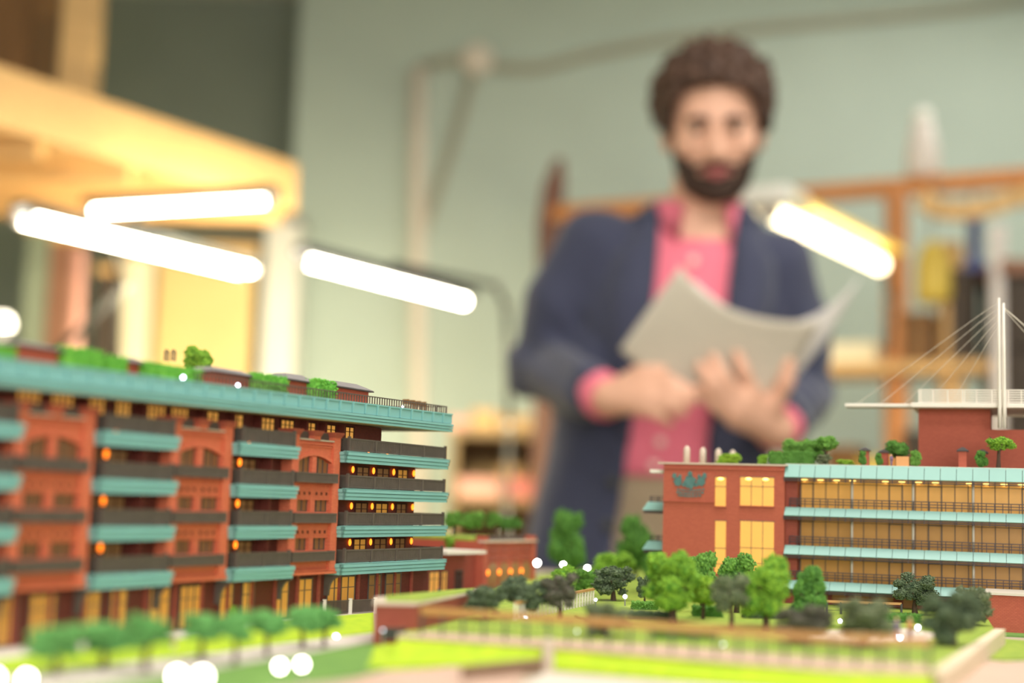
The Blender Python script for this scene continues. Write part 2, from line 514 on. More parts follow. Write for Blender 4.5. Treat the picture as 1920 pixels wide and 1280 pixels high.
# left pair, the crossing one, the middle one, and the yellow one behind the man
za = at(50, 412, 2.6)
zb = at(458, 505, 3.12)
tube_lamp('double fluorescent tube lamp glowing at far left, slanting down under the loft platform', za, (zb[0], zb[1], za[2]), double=True, base=[(za[0] + .1, za[1] + .16, za[2] + .03), (za[0] + .05, za[1] + .5, za[2] - .05), (za[0] - .25, za[1] + .7, 1.3), (za[0] - .25, za[1] + .7, .03)])
za, zb = at(178, 396, 3.0), at(500, 374, 2.84)
tube_lamp('single fluorescent tube lamp glowing in front of the loft platform edge, rising to the right', za, (zb[0], zb[1], za[2]), r=.008, base=[(za[0] + .1, za[1], za[2] + .03), (za[0] - .05, za[1] + .4, za[2] - .05), (za[0] - .1, za[1] + .62, 1.3), (za[0] - .1, za[1] + .62, .03)])
za, zb = at(575, 490, 2.78), at(870, 563, 3.28)
tube_lamp('fluorescent tube lamp on a dark arm glowing before the bare back wall', za, (zb[0], zb[1], za[2]), watt=42.0, r=.010, base=[(za[0] + .15, za[1] + .22, za[2] + .035), (*at(930, 545, 3.42)[:2], za[2] + .06), (*at(950, 570, 3.5)[:2], za[2] + .02), at(955, 800, 3.55), (*at(955, 800, 3.55)[:2], .03)])
za, zb = at(1446, 398, 2.75), at(1650, 478, 3.3)
tube_lamp('short fluorescent lamp with yellow reflector glowing beside the man\'s shoulder', za, (zb[0], zb[1], za[2]), r=.018, watt=4.0, reflector='reflector_yellow', glow='tube_soft', wide=.12, base=[zb + np.array([0, 0, .03]), at(1672, 560, 3.5), at(1665, 660, 3.55)])

# ------------------------------------------------------------------ conduit, junction box and cable on the back wall
Yw = RY1 - .012
t = thing('junction_box', 'small round pale junction box high on the green back wall', 'junction box', at(895, 113, Yw))
rb = MB().lathe([(.055, 0), (.055, .018), (.045, .026), (.01, .028)], n=16)
rb.v = [(x, -z, y) for x, y, z in rb.v]
rb.build('cover', 'pipe_pinkish', t)
sc_ = MB()
for k in (-1, 1):
    sc_.ball((k * .03, -.027, 0), .005, 6, 4)
sc_.build('screw', 'metal_grey', t)
m = MB().tube([at(785, 128, Yw), at(783, 300, Yw), at(783, 480, Yw - .01), at(786, 900, Yw - .01), (at(786, 900, Yw - .01)[0], Yw - .025, 0.0)], .028, 10)
tag(m.build('wall_pipe', 'pipe_pinkish', smooth=True), 'pale vertical pipe on the back wall below the junction box', 'pipe')
m = MB().tube([at(785, 128, Yw), at(840, 112, Yw), at(893, 113, Yw - .01), at(940, 126, Yw), at(1010, 128, Yw), at(1100, 104, Yw), at(1230, 78, Yw), at(1400, 55, Yw), at(1560, 40, Yw), at(1800, 18, Yw), at(1990, -8, Yw)], .017, 8)
tag(m.build('wall_cable', 'cable_grey', smooth=True), 'grey cable running along the top of the back wall to the right', 'cable')
m = MB().tube([at(893, 118, Yw), at(862, 230, Yw), at(830, 330, Yw), at(795, 430, Yw), at(780, 480, Yw)], .016, 8)
tag(m.build('wall_cable', 'cable_grey', smooth=True), 'grey cable hanging diagonally from the junction box behind the pipe', 'cable')

# ------------------------------------------------------------------ wooden rack behind the man
P0, P1 = at(1035, 402, 4.24), at(1960, 326, 3.56)
RZ = float(P0[2])
t = thing('wooden_rack', 'tall wooden rack frame with orange top rail behind the man', 'rack', (P0[0], P0[1], 0))
ox, oy = t.location[0], t.location[1]
def rk(px, Y=None):
    f_lo, f_hi = 0.0, 1.0
    v = ray(px, 400)
    # intersection in plan of the sight line with the rack line
    dx, dy = P1[0] - P0[0], P1[1] - P0[1]
    den = v[0] * dy - v[1] * dx
    k = (P0[0] * dy - P0[1] * dx) / den
    return np.array([v[0] * k, v[1] * k])
a = rk(1035)
b = rk(1960)
MB().beam((a[0] - ox, a[1] - oy, RZ), (b[0] - ox, b[1] - oy, RZ), .035, .045).build('top_rail', 'wood_orange', t, bevel=.004)
q = rk(1032)
up = MB()
zt = [at(1030, y, float(q[1]))[2] for y in (300, 350, 420, 490)]
ring = []
for z, hw, sh in ((0, .035, .0), (zt[3], .035, 0.0), (zt[2], .04, 0.0), (zt[1], .034, .008), (zt[0], .014, .022)):
    ring.append((z, hw, sh))
vs, fs = [], []
for z, hw, sh in ring:
    for sx, sy in ((-1, -1), (1, -1), (1, 1), (-1, 1)):
        vs.append((q[0] - ox + sh + sx * hw, q[1] - oy + sy * .02, z))
for i in range(len(ring) - 1):
    for k in range(4):
        fs.append((i * 4 + k, i * 4 + (k + 1) % 4, i * 4 + 4 + (k + 1) % 4, i * 4 + 4 + k))
fs.append((16, 17, 18, 19))
up.add(vs, fs).build('upright', 'wood_dark', t)
for px, wd, zz in ((1680, .05, RZ), (1782, .05, 1.80), (1990, .06, RZ + .02)):
    q = rk(px)
    MB().box(q[0] - ox - wd / 2, q[0] - ox + wd / 2, q[1] - oy - .03, q[1] - oy + .03, 0, zz).build('post', 'wood_orange' if px == 1680 else 'wood_light', t, bevel=.004)
for zz, pa, pb in ((1.47, 1500, 1990), (1.13, 1500, 1990), (.7, 1040, 1990)):
    a, b = rk(pa), rk(pb)
    MB().beam((a[0] - ox, a[1] - oy + .06, zz), (b[0] - ox, b[1] - oy + .06, zz), .22, .03).build('shelf', 'wood_light', t, bevel=.003)
# things on the rack
q = rk(1730)
t = thing('spray_bottle', 'white bottle standing on the top rail of the wooden rack', 'bottle', (q[0], q[1], RZ + .023))
MB().lathe([(.040, 0), (.045, .01), (.043, .07), (.034, .12), (.026, .145)], n=14).build('body', 'white_plastic', t, smooth=True)
MB().lathe([(.026, .144), (.028, .155), (.022, .18), (.008, .186)], n=12).build('cap', 'white_paint', t, smooth=True)
q = rk(1745)
t = thing('bent_wood_strip', 'long bent light wooden strip lying across the rack at right', 'wood strip', (q[0], q[1] - .06, RZ - .08))
pts = [Vector(at(x, y, 3.5)) - t.location for x, y in ((1725, 372), (1760, 392), (1800, 396), (1850, 388), (1900, 372), (1990, 352))]
m = MB()
for i in range(len(pts) - 1):
    m.beam(pts[i], pts[i + 1] + (pts[i + 1] - pts[i]) * .06, .03, .045)
m.build('strip', 'wood_light', t)
MB().tube([(0.0, .04, -.02), (0.0, .02, .08)], .004, 6).build('hook', 'metal_grey', t)
q = rk(1745)
t = thing('yellow_jug', 'yellow plastic jug hanging on the wooden rack beside the glowing lamp', 'jug', (q[0], q[1] - .03, RZ - .32))
MB().lathe([(.04, 0), (.048, .02), (.046, .11), (.03, .15), (.022, .16)], n=14).build('body', 'yellow_plastic', t, smooth=True)
MB().tube([(.04, 0, .05), (.075, 0, .06), (.075, 0, .12), (.035, 0, .135)], .008, 8).build('handle', 'yellow_plastic', t, smooth=True)
MB().tube([(0, .02, .14), (0, .03, .32)], .003, 6).build('cord', 'metal_grey', t)
q = rk(1820)
t = thing('blue_clamp', 'blue clamp hanging on the wooden rack below the bent strip', 'clamp', (q[0], q[1] - .03, RZ - .22))
MB().box(-.015, .015, -.012, .012, 0, .12).build('jaw', 'blue_plastic', t)
MB().tube([(0, 0, .12), (0, .02, .2)], .005, 6).build('screw_rod', 'metal_grey', t)
MB().box(-.03, .03, -.01, .01, -.02, 0).build('handle', 'blue_plastic', t)
q = rk(1850)
tag(MB().tube([(q[0], q[1] - .10, 0), (q[0] - .005, q[1] - .10, RZ - .14)], .02, 10).build('standing_pipe', 'white_plastic', smooth=True), 'pale standing pipe leaning at the wooden rack right of the posts', 'pipe')
q = rk(1895)
t = thing('tool_cabinet', 'dark tool cabinet with rust red top at the right frame edge', 'cabinet', (q[0], q[1] - .02, 1.145))
MB().box(-.05, .2, -.07, .1, 0, .55).build('body', 'shelf_dark', t)
MB().box(-.06, .21, -.09, .11, .55, .585).build('top', 'rust_red', t)
for k in range(3):
    d = MB().box(-.04, .19, -.085, -.07, .03 + k * .17, .18 + k * .17).build('drawer', 'shelf_dark', t)
    MB().box(.05, .11, -.1, -.085, .1 + k * .17, .115 + k * .17).build('handle', 'metal_grey', d)
for px, wpx, z0, h, mt, lb in ((1600, 110, 1.486, .055, 'cream_paint', 'long cream box on the rack shelf right of the man\'s elbow'),
                               (1590, 60, 1.146, .12, 'wood_brown', 'brown box on the lower rack shelf beside the man\'s sleeve'),
                               (1650, 50, 1.146, .09, 'yellow_plastic', 'ochre box on the lower rack shelf left of the orange post'),
                               (1735, 60, 1.146, .16, 'shelf_dark', 'dark box on the lower rack shelf between the wooden posts'),
                               (1730, 50, 1.486, .13, 'wood_brown', 'brown box on the upper rack shelf between the wooden posts'),
                               (1810, 45, 1.486, .24, 'shelf_dark', 'tall dark box on the upper rack shelf right of the second post')):
    q = rk(px)
    s = wpx * q[1] / FPX
    t = thing('storage_box', lb, 'box', (q[0], q[1] + .02, z0), -.5, 'boxes on the rack')
    MB().box(-s / 2, s / 2, -.05, .06, 0, h * .82).build('body', mt, t, bevel=.002)
    MB().box(-s / 2 - .004, s / 2 + .004, -.054, .064, h * .82, h).build('lid', mt, t, bevel=.002)

# ------------------------------------------------------------------ back shelving under the middle lamp, left boards
c0, c1 = at(846, 800, 4.35), at(1060, 800, 4.35)
t = thing('low_shelf_unit', 'low pale shelf unit against the back wall left of the man', 'shelf', ((c0[0] + c1[0]) / 2, 4.55, 0))
hw = (c1[0] - c0[0]) / 2
for z in (1.285, 1.08, .75, .4, .08):
    MB().box(-hw, hw, -.2, .2, z, z + .025).build('shelf_board', 'shelf_wood', t, bevel=.002)
for x in (-hw, hw - .02):
    MB().box(x, x + .02, -.2, .2, 0, 1.285).build('side_panel', 'shelf_wood', t)
MB().box(-hw, hw, .2, .21, 0, 1.285).build('back_panel', 'shelf_wood', t)
for px, z0, s, h, mt, lb in ((905, 1.31, .07, .06, 'wood_light', 'small light wooden block on the shelf unit beside the man\'s elbow'),
                             (962, 1.31, .10, .045, 'wood_light', 'flat wooden box on the shelf unit nearest the man\'s elbow'),
                             (858, 1.31, .06, .035, 'pink_card', 'small pale pink box on top of the shelf unit'),
                             (900, 1.105, .13, .055, 'pink_card', 'wide pale pink box on the middle shelf above the small brick house'),
                             (975, 1.105, .08, .06, 'salmon_card', 'salmon red box on the middle shelf beside the man\'s jacket'),
                             (955, 1.105, .05, .1, 'wood_light', 'narrow wooden box on the middle shelf behind the salmon box')):
    p = at(px, 800, 4.42)
    t = thing('storage_box', lb, 'box', (p[0], 4.42 + (.11 if 'behind' in lb else 0), z0), 0.1, 'boxes on the low shelf unit')
    MB().box(-s / 2, s / 2, -.04, .04, 0, h * .8).build('body', mt, t, bevel=.002)
    MB().box(-s / 2 - .003, s / 2 + .003, -.043, .043, h * .8, h).build('lid', mt, t, bevel=.002)
def panel(name, label, cat, x0, x1, y0, Y, mt, th=.03, z0=0.0):
    a, b = at(x0, y0, Y), at(x1, y0, Y)
    wd = b[0] - a[0]
    t = thing(name, label, cat, ((a[0] + b[0]) / 2, Y, z0))
    MB().box(-wd / 2, wd / 2, 0, th, 0, a[2] - z0).build('panel', mt, t, bevel=.003)
    MB().box(-wd / 2 - .008, wd / 2 + .008, -.006, th + .006, a[2] - z0 - .02, a[2] - z0 + .004).build('edge_strip', 'metal_grey' if 'white' in label else 'wood_light', t)
    return t
panel('board_panel', 'tall tan board standing behind the double tube lamp', 'board', 300, 478, 455, 4.3, 'board_tan')
panel('white_column', 'white column at the corner of the back wall', 'column', 500, 562, 405, 4.5, 'white_paint', .14)
panel('green_board', 'narrow dull green board standing at the far left', 'board', 52, 92, 420, 3.9, 'teal_dull')
panel('rust_board', 'rust red board leaning at the left behind the double lamp', 'board', 95, 145, 440, 4.0, 'rust_red')
panel('grey_board', 'dark brown board between the pink pole and tan board', 'board', 185, 225, 500, 4.1, 'shelf_dark')
panel('cream_board', 'cream board beside the tall tan board', 'board', 228, 285, 470, 4.2, 'cream_paint')
p = at(160, 460, 3.8)
tag(MB().tube([(p[0], p[1], 0), (p[0] - .03, p[1] + .05, p[2])], .018, 10).build('pink_pole', 'pink_card', smooth=True), 'pale pink pole leaning behind the double tube lamp', 'pole')
p = at(5, 607, 3.0)
t = thing('globe_lamp', 'small round white lamp glowing at the left frame edge', 'lamp', (p[0], p[1], 0))
MB().ball((0, 0, p[2]), .022, 14, 8).build('globe', 'bulb_glow', t, smooth=True)
MB().tube([(0, 0, .02), (0, 0, p[2] - .02)], .008, 8).build('stem', 'metal_grey', t)
MB().lathe([(.11, 0), (.11, .015), (.02, .025)], n=16).build('base', 'metal_grey', t)

# ================================================================== table and model base
GZ = 1.020      # street level of the model
TZ = 1.028      # park terrace level
t = thing('display_table', 'large white table carrying the whole architectural model', 'table', (0.05, .95, 0))
MB().box(-.85, .85, -.62, .60, .93, .98).build('table_top', 'white_paint', t, bevel=.004)
for sx in (-1, 1):
    for sy in (-.58, .54):
        MB().box(sx * .80 - .03, sx * .80 + .03, sy - .03, sy + .03, 0, .93).build('leg', 'white_paint', t, bevel=.003)
MB().box(-.8, .8, -.56, -.53, .84, .93).build('apron', 'white_paint', t)
MB().box(-.8, .8, .49, .52, .84, .93).build('apron', 'white_paint', t)
base = thing('model_landscape', 'landscaped base board of the model with lawns, paths and raised terrace', 'base board', (0, .36, .98))
BO = np.array([0, .36, .98])
MB().box(-.72, .82, 0, 1.15, 0, GZ - .98).build('board', 'board_base', base)
def bpoly(pts, zref):
    return [tuple((on(x, y, zref) - BO)[:2]) for x, y in pts]
def patch(name, mt, pts, z0, z1, zref=None, lb=None):
    o = MB().prism(bpoly(pts, zref or z1), z0 - .98, z1 - .98).build(name, mt, base)
    if lb:
        o['label'] = lb
    return o
# left street side
patch('pavement', 'pavement', [(-250, 1225), (20, 1200), (300, 1170), (520, 1146), (700, 1132), (700, 1203), (400, 1252), (100, 1292), (-250, 1335)], GZ, GZ + .0006, lb='pale pavement along the long building')
patch('lawn', 'lime_turf', [(-200, 1268), (30, 1232), (415, 1188), (520, 1164), (700, 1148), (700, 1184), (510, 1206), (415, 1220), (30, 1261), (-200, 1298)], GZ, GZ + .0012, lb='lime green strip of lawn along the pavement')
patch('lawn', 'dark_turf', [(100, 1296), (400, 1254), (700, 1204), (770, 1232), (690, 1262), (420, 1300), (200, 1380)], GZ, GZ + .0010, lb='darker green lawn before the pavement')
patch('pavement', 'paving_pink', [(690, 1264), (870, 1246), (1000, 1246), (950, 1300), (700, 1420), (300, 1420)], GZ, GZ + .0007)
patch('lawn', 'lime_turf', [(702, 1212), (745, 1197), (1018, 1221), (1010, 1236), (880, 1242), (690, 1250)], GZ, GZ + .0016, lb='lime green lawn in front of the garage')
patch('wall', 'wall_brownish', [(865, 1247), (1018, 1233), (1018, 1240), (865, 1254)], GZ, GZ + .005, GZ + .005, lb='low brown garden wall')
patch('path', 'pavement', [(960, 1300), (1018, 1262), (1030, 1262), (1700, 1310), (1700, 1420), (900, 1420)], GZ, GZ + .0008)
# terrace with bank
terr = [(745, 1193), (1027, 1212), (1560, 1256), (1745, 1262), (1866, 1182), (1840, 1140), (1700, 1100), (1500, 1075), (1300, 1062), (1130, 1064), (1000, 1078), (905, 1112), (800, 1160)]
patch('terrace', 'lawn_turf', terr, GZ, TZ, TZ, lb='raised park terrace with lawn')
patch('path', 'paving_pink', [(745, 1193), (1027, 1212), (1560, 1256), (1745, 1262), (1742, 1246), (1560, 1234), (1240, 1209), (1027, 1198), (800, 1184)], TZ, TZ + .0005, lb='pale path on the terrace edge')
patch('path', 'pavement', [(1480, 1196), (1560, 1180), (1700, 1178), (1760, 1188), (1730, 1204), (1600, 1206)], TZ, TZ + .0006)
patch('kerb', 'kerb', [(745, 1193), (1027, 1212), (1560, 1256), (1745, 1262), (1745, 1263.5), (1560, 1257.5), (1027, 1213.5), (745, 1194.5)], GZ, TZ + .0014, TZ)
patch('kerb', 'kerb', [(1745, 1262), (1866, 1182), (1885, 1183), (1790, 1255), (1760, 1270)], GZ, TZ + .0012, TZ)
# steep lime bank under the kerb, on both sides of the pier
for line, lb, dy in ((((1034, 1214), (1300, 1236), (1560, 1258), (1745, 1264)), 'steep lime green bank below the terrace kerb, right of the pier', .013), (((748, 1195), (880, 1204), (1020, 1213)), 'lime green bank below the terrace kerb, left of the pier', .03)):
    vs, fs = [], []
    for x, y in line:
        p = on(x, y, TZ) - BO
        vs += [(p[0], p[1], TZ - .0004 - .98), (p[0] - .002, p[1] - dy, GZ + .0016 - .98), (p[0] - .002, p[1] - dy, GZ - .98), (p[0], p[1] + .002, GZ - .98)]
    n_ = len(line)
    for i in range(n_ - 1):
        a, b = 4 * i, 4 * i + 4
        for j in range(4):
            fs.append((a + j, a + (j + 1) % 4, b + (j + 1) % 4, b + j))
    fs += [(3, 2, 1, 0), tuple(4 * (n_ - 1) + j for j in range(4))]
    o = MB().add(vs, fs).build('bank', 'lime_turf', base)
    o['label'] = lb
p = on(1027, 1214, TZ) - BO
MB().box(p[0] - .0022, p[0] + .0022, p[1] - .014, p[1] + .001, GZ - .98, TZ + .004 - .98).build('pier', 'coping_pale', base)
# ground to the right
patch('lawn', 'lawn_turf', [(1800, 1226), (1870, 1196), (1990, 1206), (2000, 1232), (1880, 1236)], GZ, GZ + .0009)
patch('pavement', 'paving_pink', [(1740, 1290), (1800, 1240), (2000, 1246), (2100, 1340), (1700, 1400)], GZ, GZ + .0008)
patch('lawn', 'dark_turf', [(1750, 1165), (1990, 1176), (2000, 1196), (1880, 1190)], GZ, GZ + .0010)
# round lawn ring in the park
c = on(1330, 1163, TZ) - BO
ring = [(c[0] + .075 * math.cos(a), c[1] + .05 * math.sin(a)) for a in [2 * PI * k / 28 for k in range(28)]]
MB().prism(ring, TZ - .98, TZ + .0012 - .98).build('round_lawn', 'lawn_turf', base)

# ================================================================== long apartment building on the left
AL = 0.46085
UL = np.array([math.sin(AL), math.cos(AL), 0])
OL = np.array([-0.02526, 0.98645, 0]) - .5 * UL
OL[2] = GZ
NL = np.array([-math.cos(AL), math.sin(AL), 0])      # inward
def Lp(px, py, yin):
    """local x,z of the pixel on the plane yin behind the facade line"""
    v = ray(px, py)
    k = NL @ (OL + NL * yin - CAM) / (NL @ v)
    q = CAM + v * k - OL
    return float(q @ UL), float(q[2])
LB = thing('apartment_building', 'long red brick model apartment building with teal balcony bands', 'model building', OL, PI / 2 - AL)
X0 = -.02
bays = [(.0851, .1341), (.1886, .2376), (.2921, .3411)]
balcs = [(-.02, .0851), (.1341, .1886), (.2376, .2921), (.3411, .4668)]
RD, PD = .0115, .0155
XE = Lp(776, 950, RD)[0]                         # end wall of the recessed storeys
BT = [.0972, .0752, .0532, .0312]  # tops of the teal bands
# core, storeys
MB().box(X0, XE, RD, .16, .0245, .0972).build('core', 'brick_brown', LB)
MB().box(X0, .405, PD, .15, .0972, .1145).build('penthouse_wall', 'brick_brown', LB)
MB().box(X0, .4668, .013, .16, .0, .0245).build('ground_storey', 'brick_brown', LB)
# roof slab and teal fascia, running up very slightly towards the far end
ROOF = bpy.data.objects.new('roof', None)
ROOF.empty_display_size = .01
COL.objects.link(ROOF)
ROOF.parent = LB
ROOF.location = (.0752, 0, .1122)
ROOF.rotation_euler = (0, -.0085, 0)
def roofed(m):
    m.v = [(x - .0752, y, z - .1132) for x, y, z in m.v]
    return m
roofed(MB().box(X0, .4640, -.0012, .165, .1132, .1250)).build('roof_slab', 'coping_pale', ROOF)
m = MB()
for k in range(3):
    m.box(X0, .4652, -.0032 + k * -.0004, -.001, .1132 + k * .0018, .1132 + k * .0018 + .0015)
    m.box(.4640, .4656 + k * .0004, -.003, .165, .1132 + k * .0018, .1132 + k * .0018 + .0015)
roofed(m).build('fascia_moulding', 'teal_paint', ROOF)
pw = .0138
pm = MB()
pm.box(0, pw - .0004, 0, .0012, 0, .0066)
pm.box(0, .0014, -.0009, 0, 0, .0066)
pm.box(.0014, pw - .0004, -.0006, 0, .0058, .0066)
pme = pm.mesh('fascia_panel', 'teal_paint')
nP = int((.4655 - X0) / pw)
for i in range(nP):
    inst(pme, 'fascia_panel', ROOF, (.4655 - (i + 1) * pw - .0752, -.0026, .1186 - .1132))
m = MB()
for i in range(11):
    m.box(.4644, .4656, .0 + i * .0145, .0139 + i * .0145, .1186, .1252)
roofed(m).build('end_fascia', 'teal_paint', ROOF)
# roof railing
def railing(m, x0, x1, y, z0, z1, step=.0017, bw=.0006, posts=True, top=.0009):
    n = max(2, int((x1 - x0) / step))
    for i in range(n + 1):
        x = x0 + (x1 - x0) * i / n
        m.box(x - bw / 2, x + bw / 2, y - .0003, y + .0003, z0, z1 - .0003)
    m.box(x0 - bw / 2, x1 + bw / 2, y - .0005, y + .0005, z1 - top, z1)
    m.box(x0 - bw / 2, x1 + bw / 2, y - .0004, y + .0004, z0, z0 + .0007)
m = MB()
railing(m, .20, .4620, .0008, .1250, .1303, .0029, .00045, top=.0006)
tag(roofed(m).build('roof_railing', 'rail_black', ROOF), None, kind='stuff')
m = MB()
n = 40
for i in range(n):
    y = .16 * i / n
    m.box(.4617, .4623, y, y + .0005, .1250, .1303)
m.box(.4616, .4624, 0, .16, .1297, .1303)
tag(roofed(m).build('roof_railing', 'rail_black', ROOF), None, kind='stuff')

def sconce(parent, x, y, z):
    s = MB().ball((x, y - .0009, z), (.0011, .0009, .0021), 8, 6).build('sconce', 'sconce_glow', parent, smooth=True)
    return s
def door_window(parent, x, y, z0, wd, ht, n, mt='pane_dusk', fr='interior_dark', bar=True, amb=None):
    f = MB()
    f.box(x - .0006, x + wd + .0006, y - .0008, y, z0, z0 + .0006)
    f.box(x - .0006, x + wd + .0006, y - .0008, y, z0 + ht - .0004, z0 + ht + .0004)
    for k in range(n + 1):
        xx = x + wd * k / n
        f.box(xx - .00035, xx + .00035, y - .0008, y, z0, z0 + ht)
    if bar:
        f.box(x, x + wd, y - .0007, y, z0 + ht * .68, z0 + ht * .68 + .0004)
    fo = f.build('window_frame', fr, parent)
    for k in range(n):
        MB().box(x + wd * k / n + .0003, x + wd * (k + 1) / n - .0003, y - .0004, y - .0001, z0 + .0006, z0 + ht - .0004).build('pane', mt, fo)
    return fo
# balconies
for bi, (x0, x1) in enumerate(balcs):
    last = bi == 3
    for li, zt in enumerate(BT):
        b = bpy.data.objects.new('balcony', None)
        b.empty_display_size = .01
        COL.objects.link(b)
        b.parent = LB
        b.location = (x0, 0, zt)
        wd = x1 - x0
        dep = .15 if last else .0125
        MB().box(.0004, wd - .0004, .0006, dep, -.0066, -.0004).build('slab', 'teal_paint', b)
        f = MB()
        for k in range(3):
            o = .0004 * k
            f.box(-o, wd + o, -o, .0012, -.0068 + k * .0022, -.0068 + k * .0022 + .0018)
            f.box(-o, .0010, -o, .0115, -.0068 + k * .0022, -.0068 + k * .0022 + .0018)
            if last:
                f.box(wd - .001, wd + o, -o, .15, -.0068 + k * .0022, -.0068 + k * .0022 + .0018)
        f.box(-.0009, wd + .0009, -.0009, .0015, -.0004, .0)
        f.build('fascia', 'teal_paint', b)
        r = MB()
        xr0 = .0045
        railing(r, xr0, wd - .003, .0012, .0004, .0079, .0013, .00085, top=.0009)
        tag(r.build('balusters', 'rail_black', b), None, kind='stuff')
        r = MB()
        for i in range(16):
            y = .002 + .009 * i / 16
            r.box(xr0 - .0003, xr0 + .0003, y, y + .0008, .0004, .0076)
        r.box(xr0 - .0005, xr0 + .0005, .001, .0115, .0070, .0079)
        if last:
            for i in range(90):
                y = .002 + .14 * i / 90
                r.box(wd - .0033, wd - .0027, y, y + .0008, .0004, .0076)
            r.box(wd - .0035, wd - .0025, .001, .145, .0070, .0079)
        tag(r.build('side_balusters', 'rail_black', b), None, kind='stuff')
        np_ = max(2, int(wd / .028))
        for i in range(np_ + 1):
            x = xr0 + (wd - .0075) * i / np_
            MB().box(x - .0007, x + .0007, .0004, .0020, 0, .0088 if i in (0, np_) else .0078).build('rail_post', 'rail_black', b)
    # recessed storeys behind: windows and wall lamps (three lower bands)
    for li, zt in enumerate(BT):
        if li == 0:
            continue
        zf = zt + .0004
        lx = lambda p_: Lp(p_, 950, RD)[0]
        if last:
            for k, (pa, pb) in enumerate(((665, 687), (703, 725), (742, 760))):
                door_window(LB, lx(pa), RD, zf + .001, lx(pb) - lx(pa), .0122, 2, 'amber_glass' if (k + li) % 3 == 0 else 'pane_dusk')
            for p_ in (656, 695, 733, 771):
                sconce(LB, lx(p_), RD - .0002, zf + .0112)
        else:
            e = x0 if bi else x0 + .05
            door_window(LB, e + .0175, RD, zf + .001, .0125, .0122, 2, 'pane_dusk')
            door_window(LB, e + .0085, RD, zf + .001, .0035, .0122, 1, 'pane_dusk')
            sconce(LB, e + .0150, RD - .0002, zf + .0112)
            MB().box(e + .0350, e + .0366, .004, RD, zf, zf + .0147).build('divider', 'brick_brown', LB)
    if last:
        for px in (.3480, .3700, .3920):
            sconce(LB, px, .0035, BT[0] + .0018)
    else:
        sconce(LB, x0 + (x1 - x0) * .22, .0035, BT[0] + .0018)
# penthouse windows
for x, wd, n in ((.055, .0135, 4), (.0735, .0135, 4), (.107, .014, 4), (.128, .0140, 4), (.1525, .0105, 3), (.1705, .0105, 3), (.1935, .0135, 4), (.2115, .0135, 4), (.2405, .0095, 2), (.2620, .0095, 2), (.2880, .0125, 3), (.3070, .0125, 3), (.3320, .0095, 2), (.3535, .0095, 2), (.3740, .0095, 2)):
    door_window(LB, x - .012, PD, .1030, wd, .0098, n, 'amber_bright', bar=True)
for x in (.083, .147, .187, .233, .258, .282, .327, .346, .366):
    MB().box(x - .012, x - .010, .011, PD, .0972, .1132).build('divider', 'brick_brown', LB)
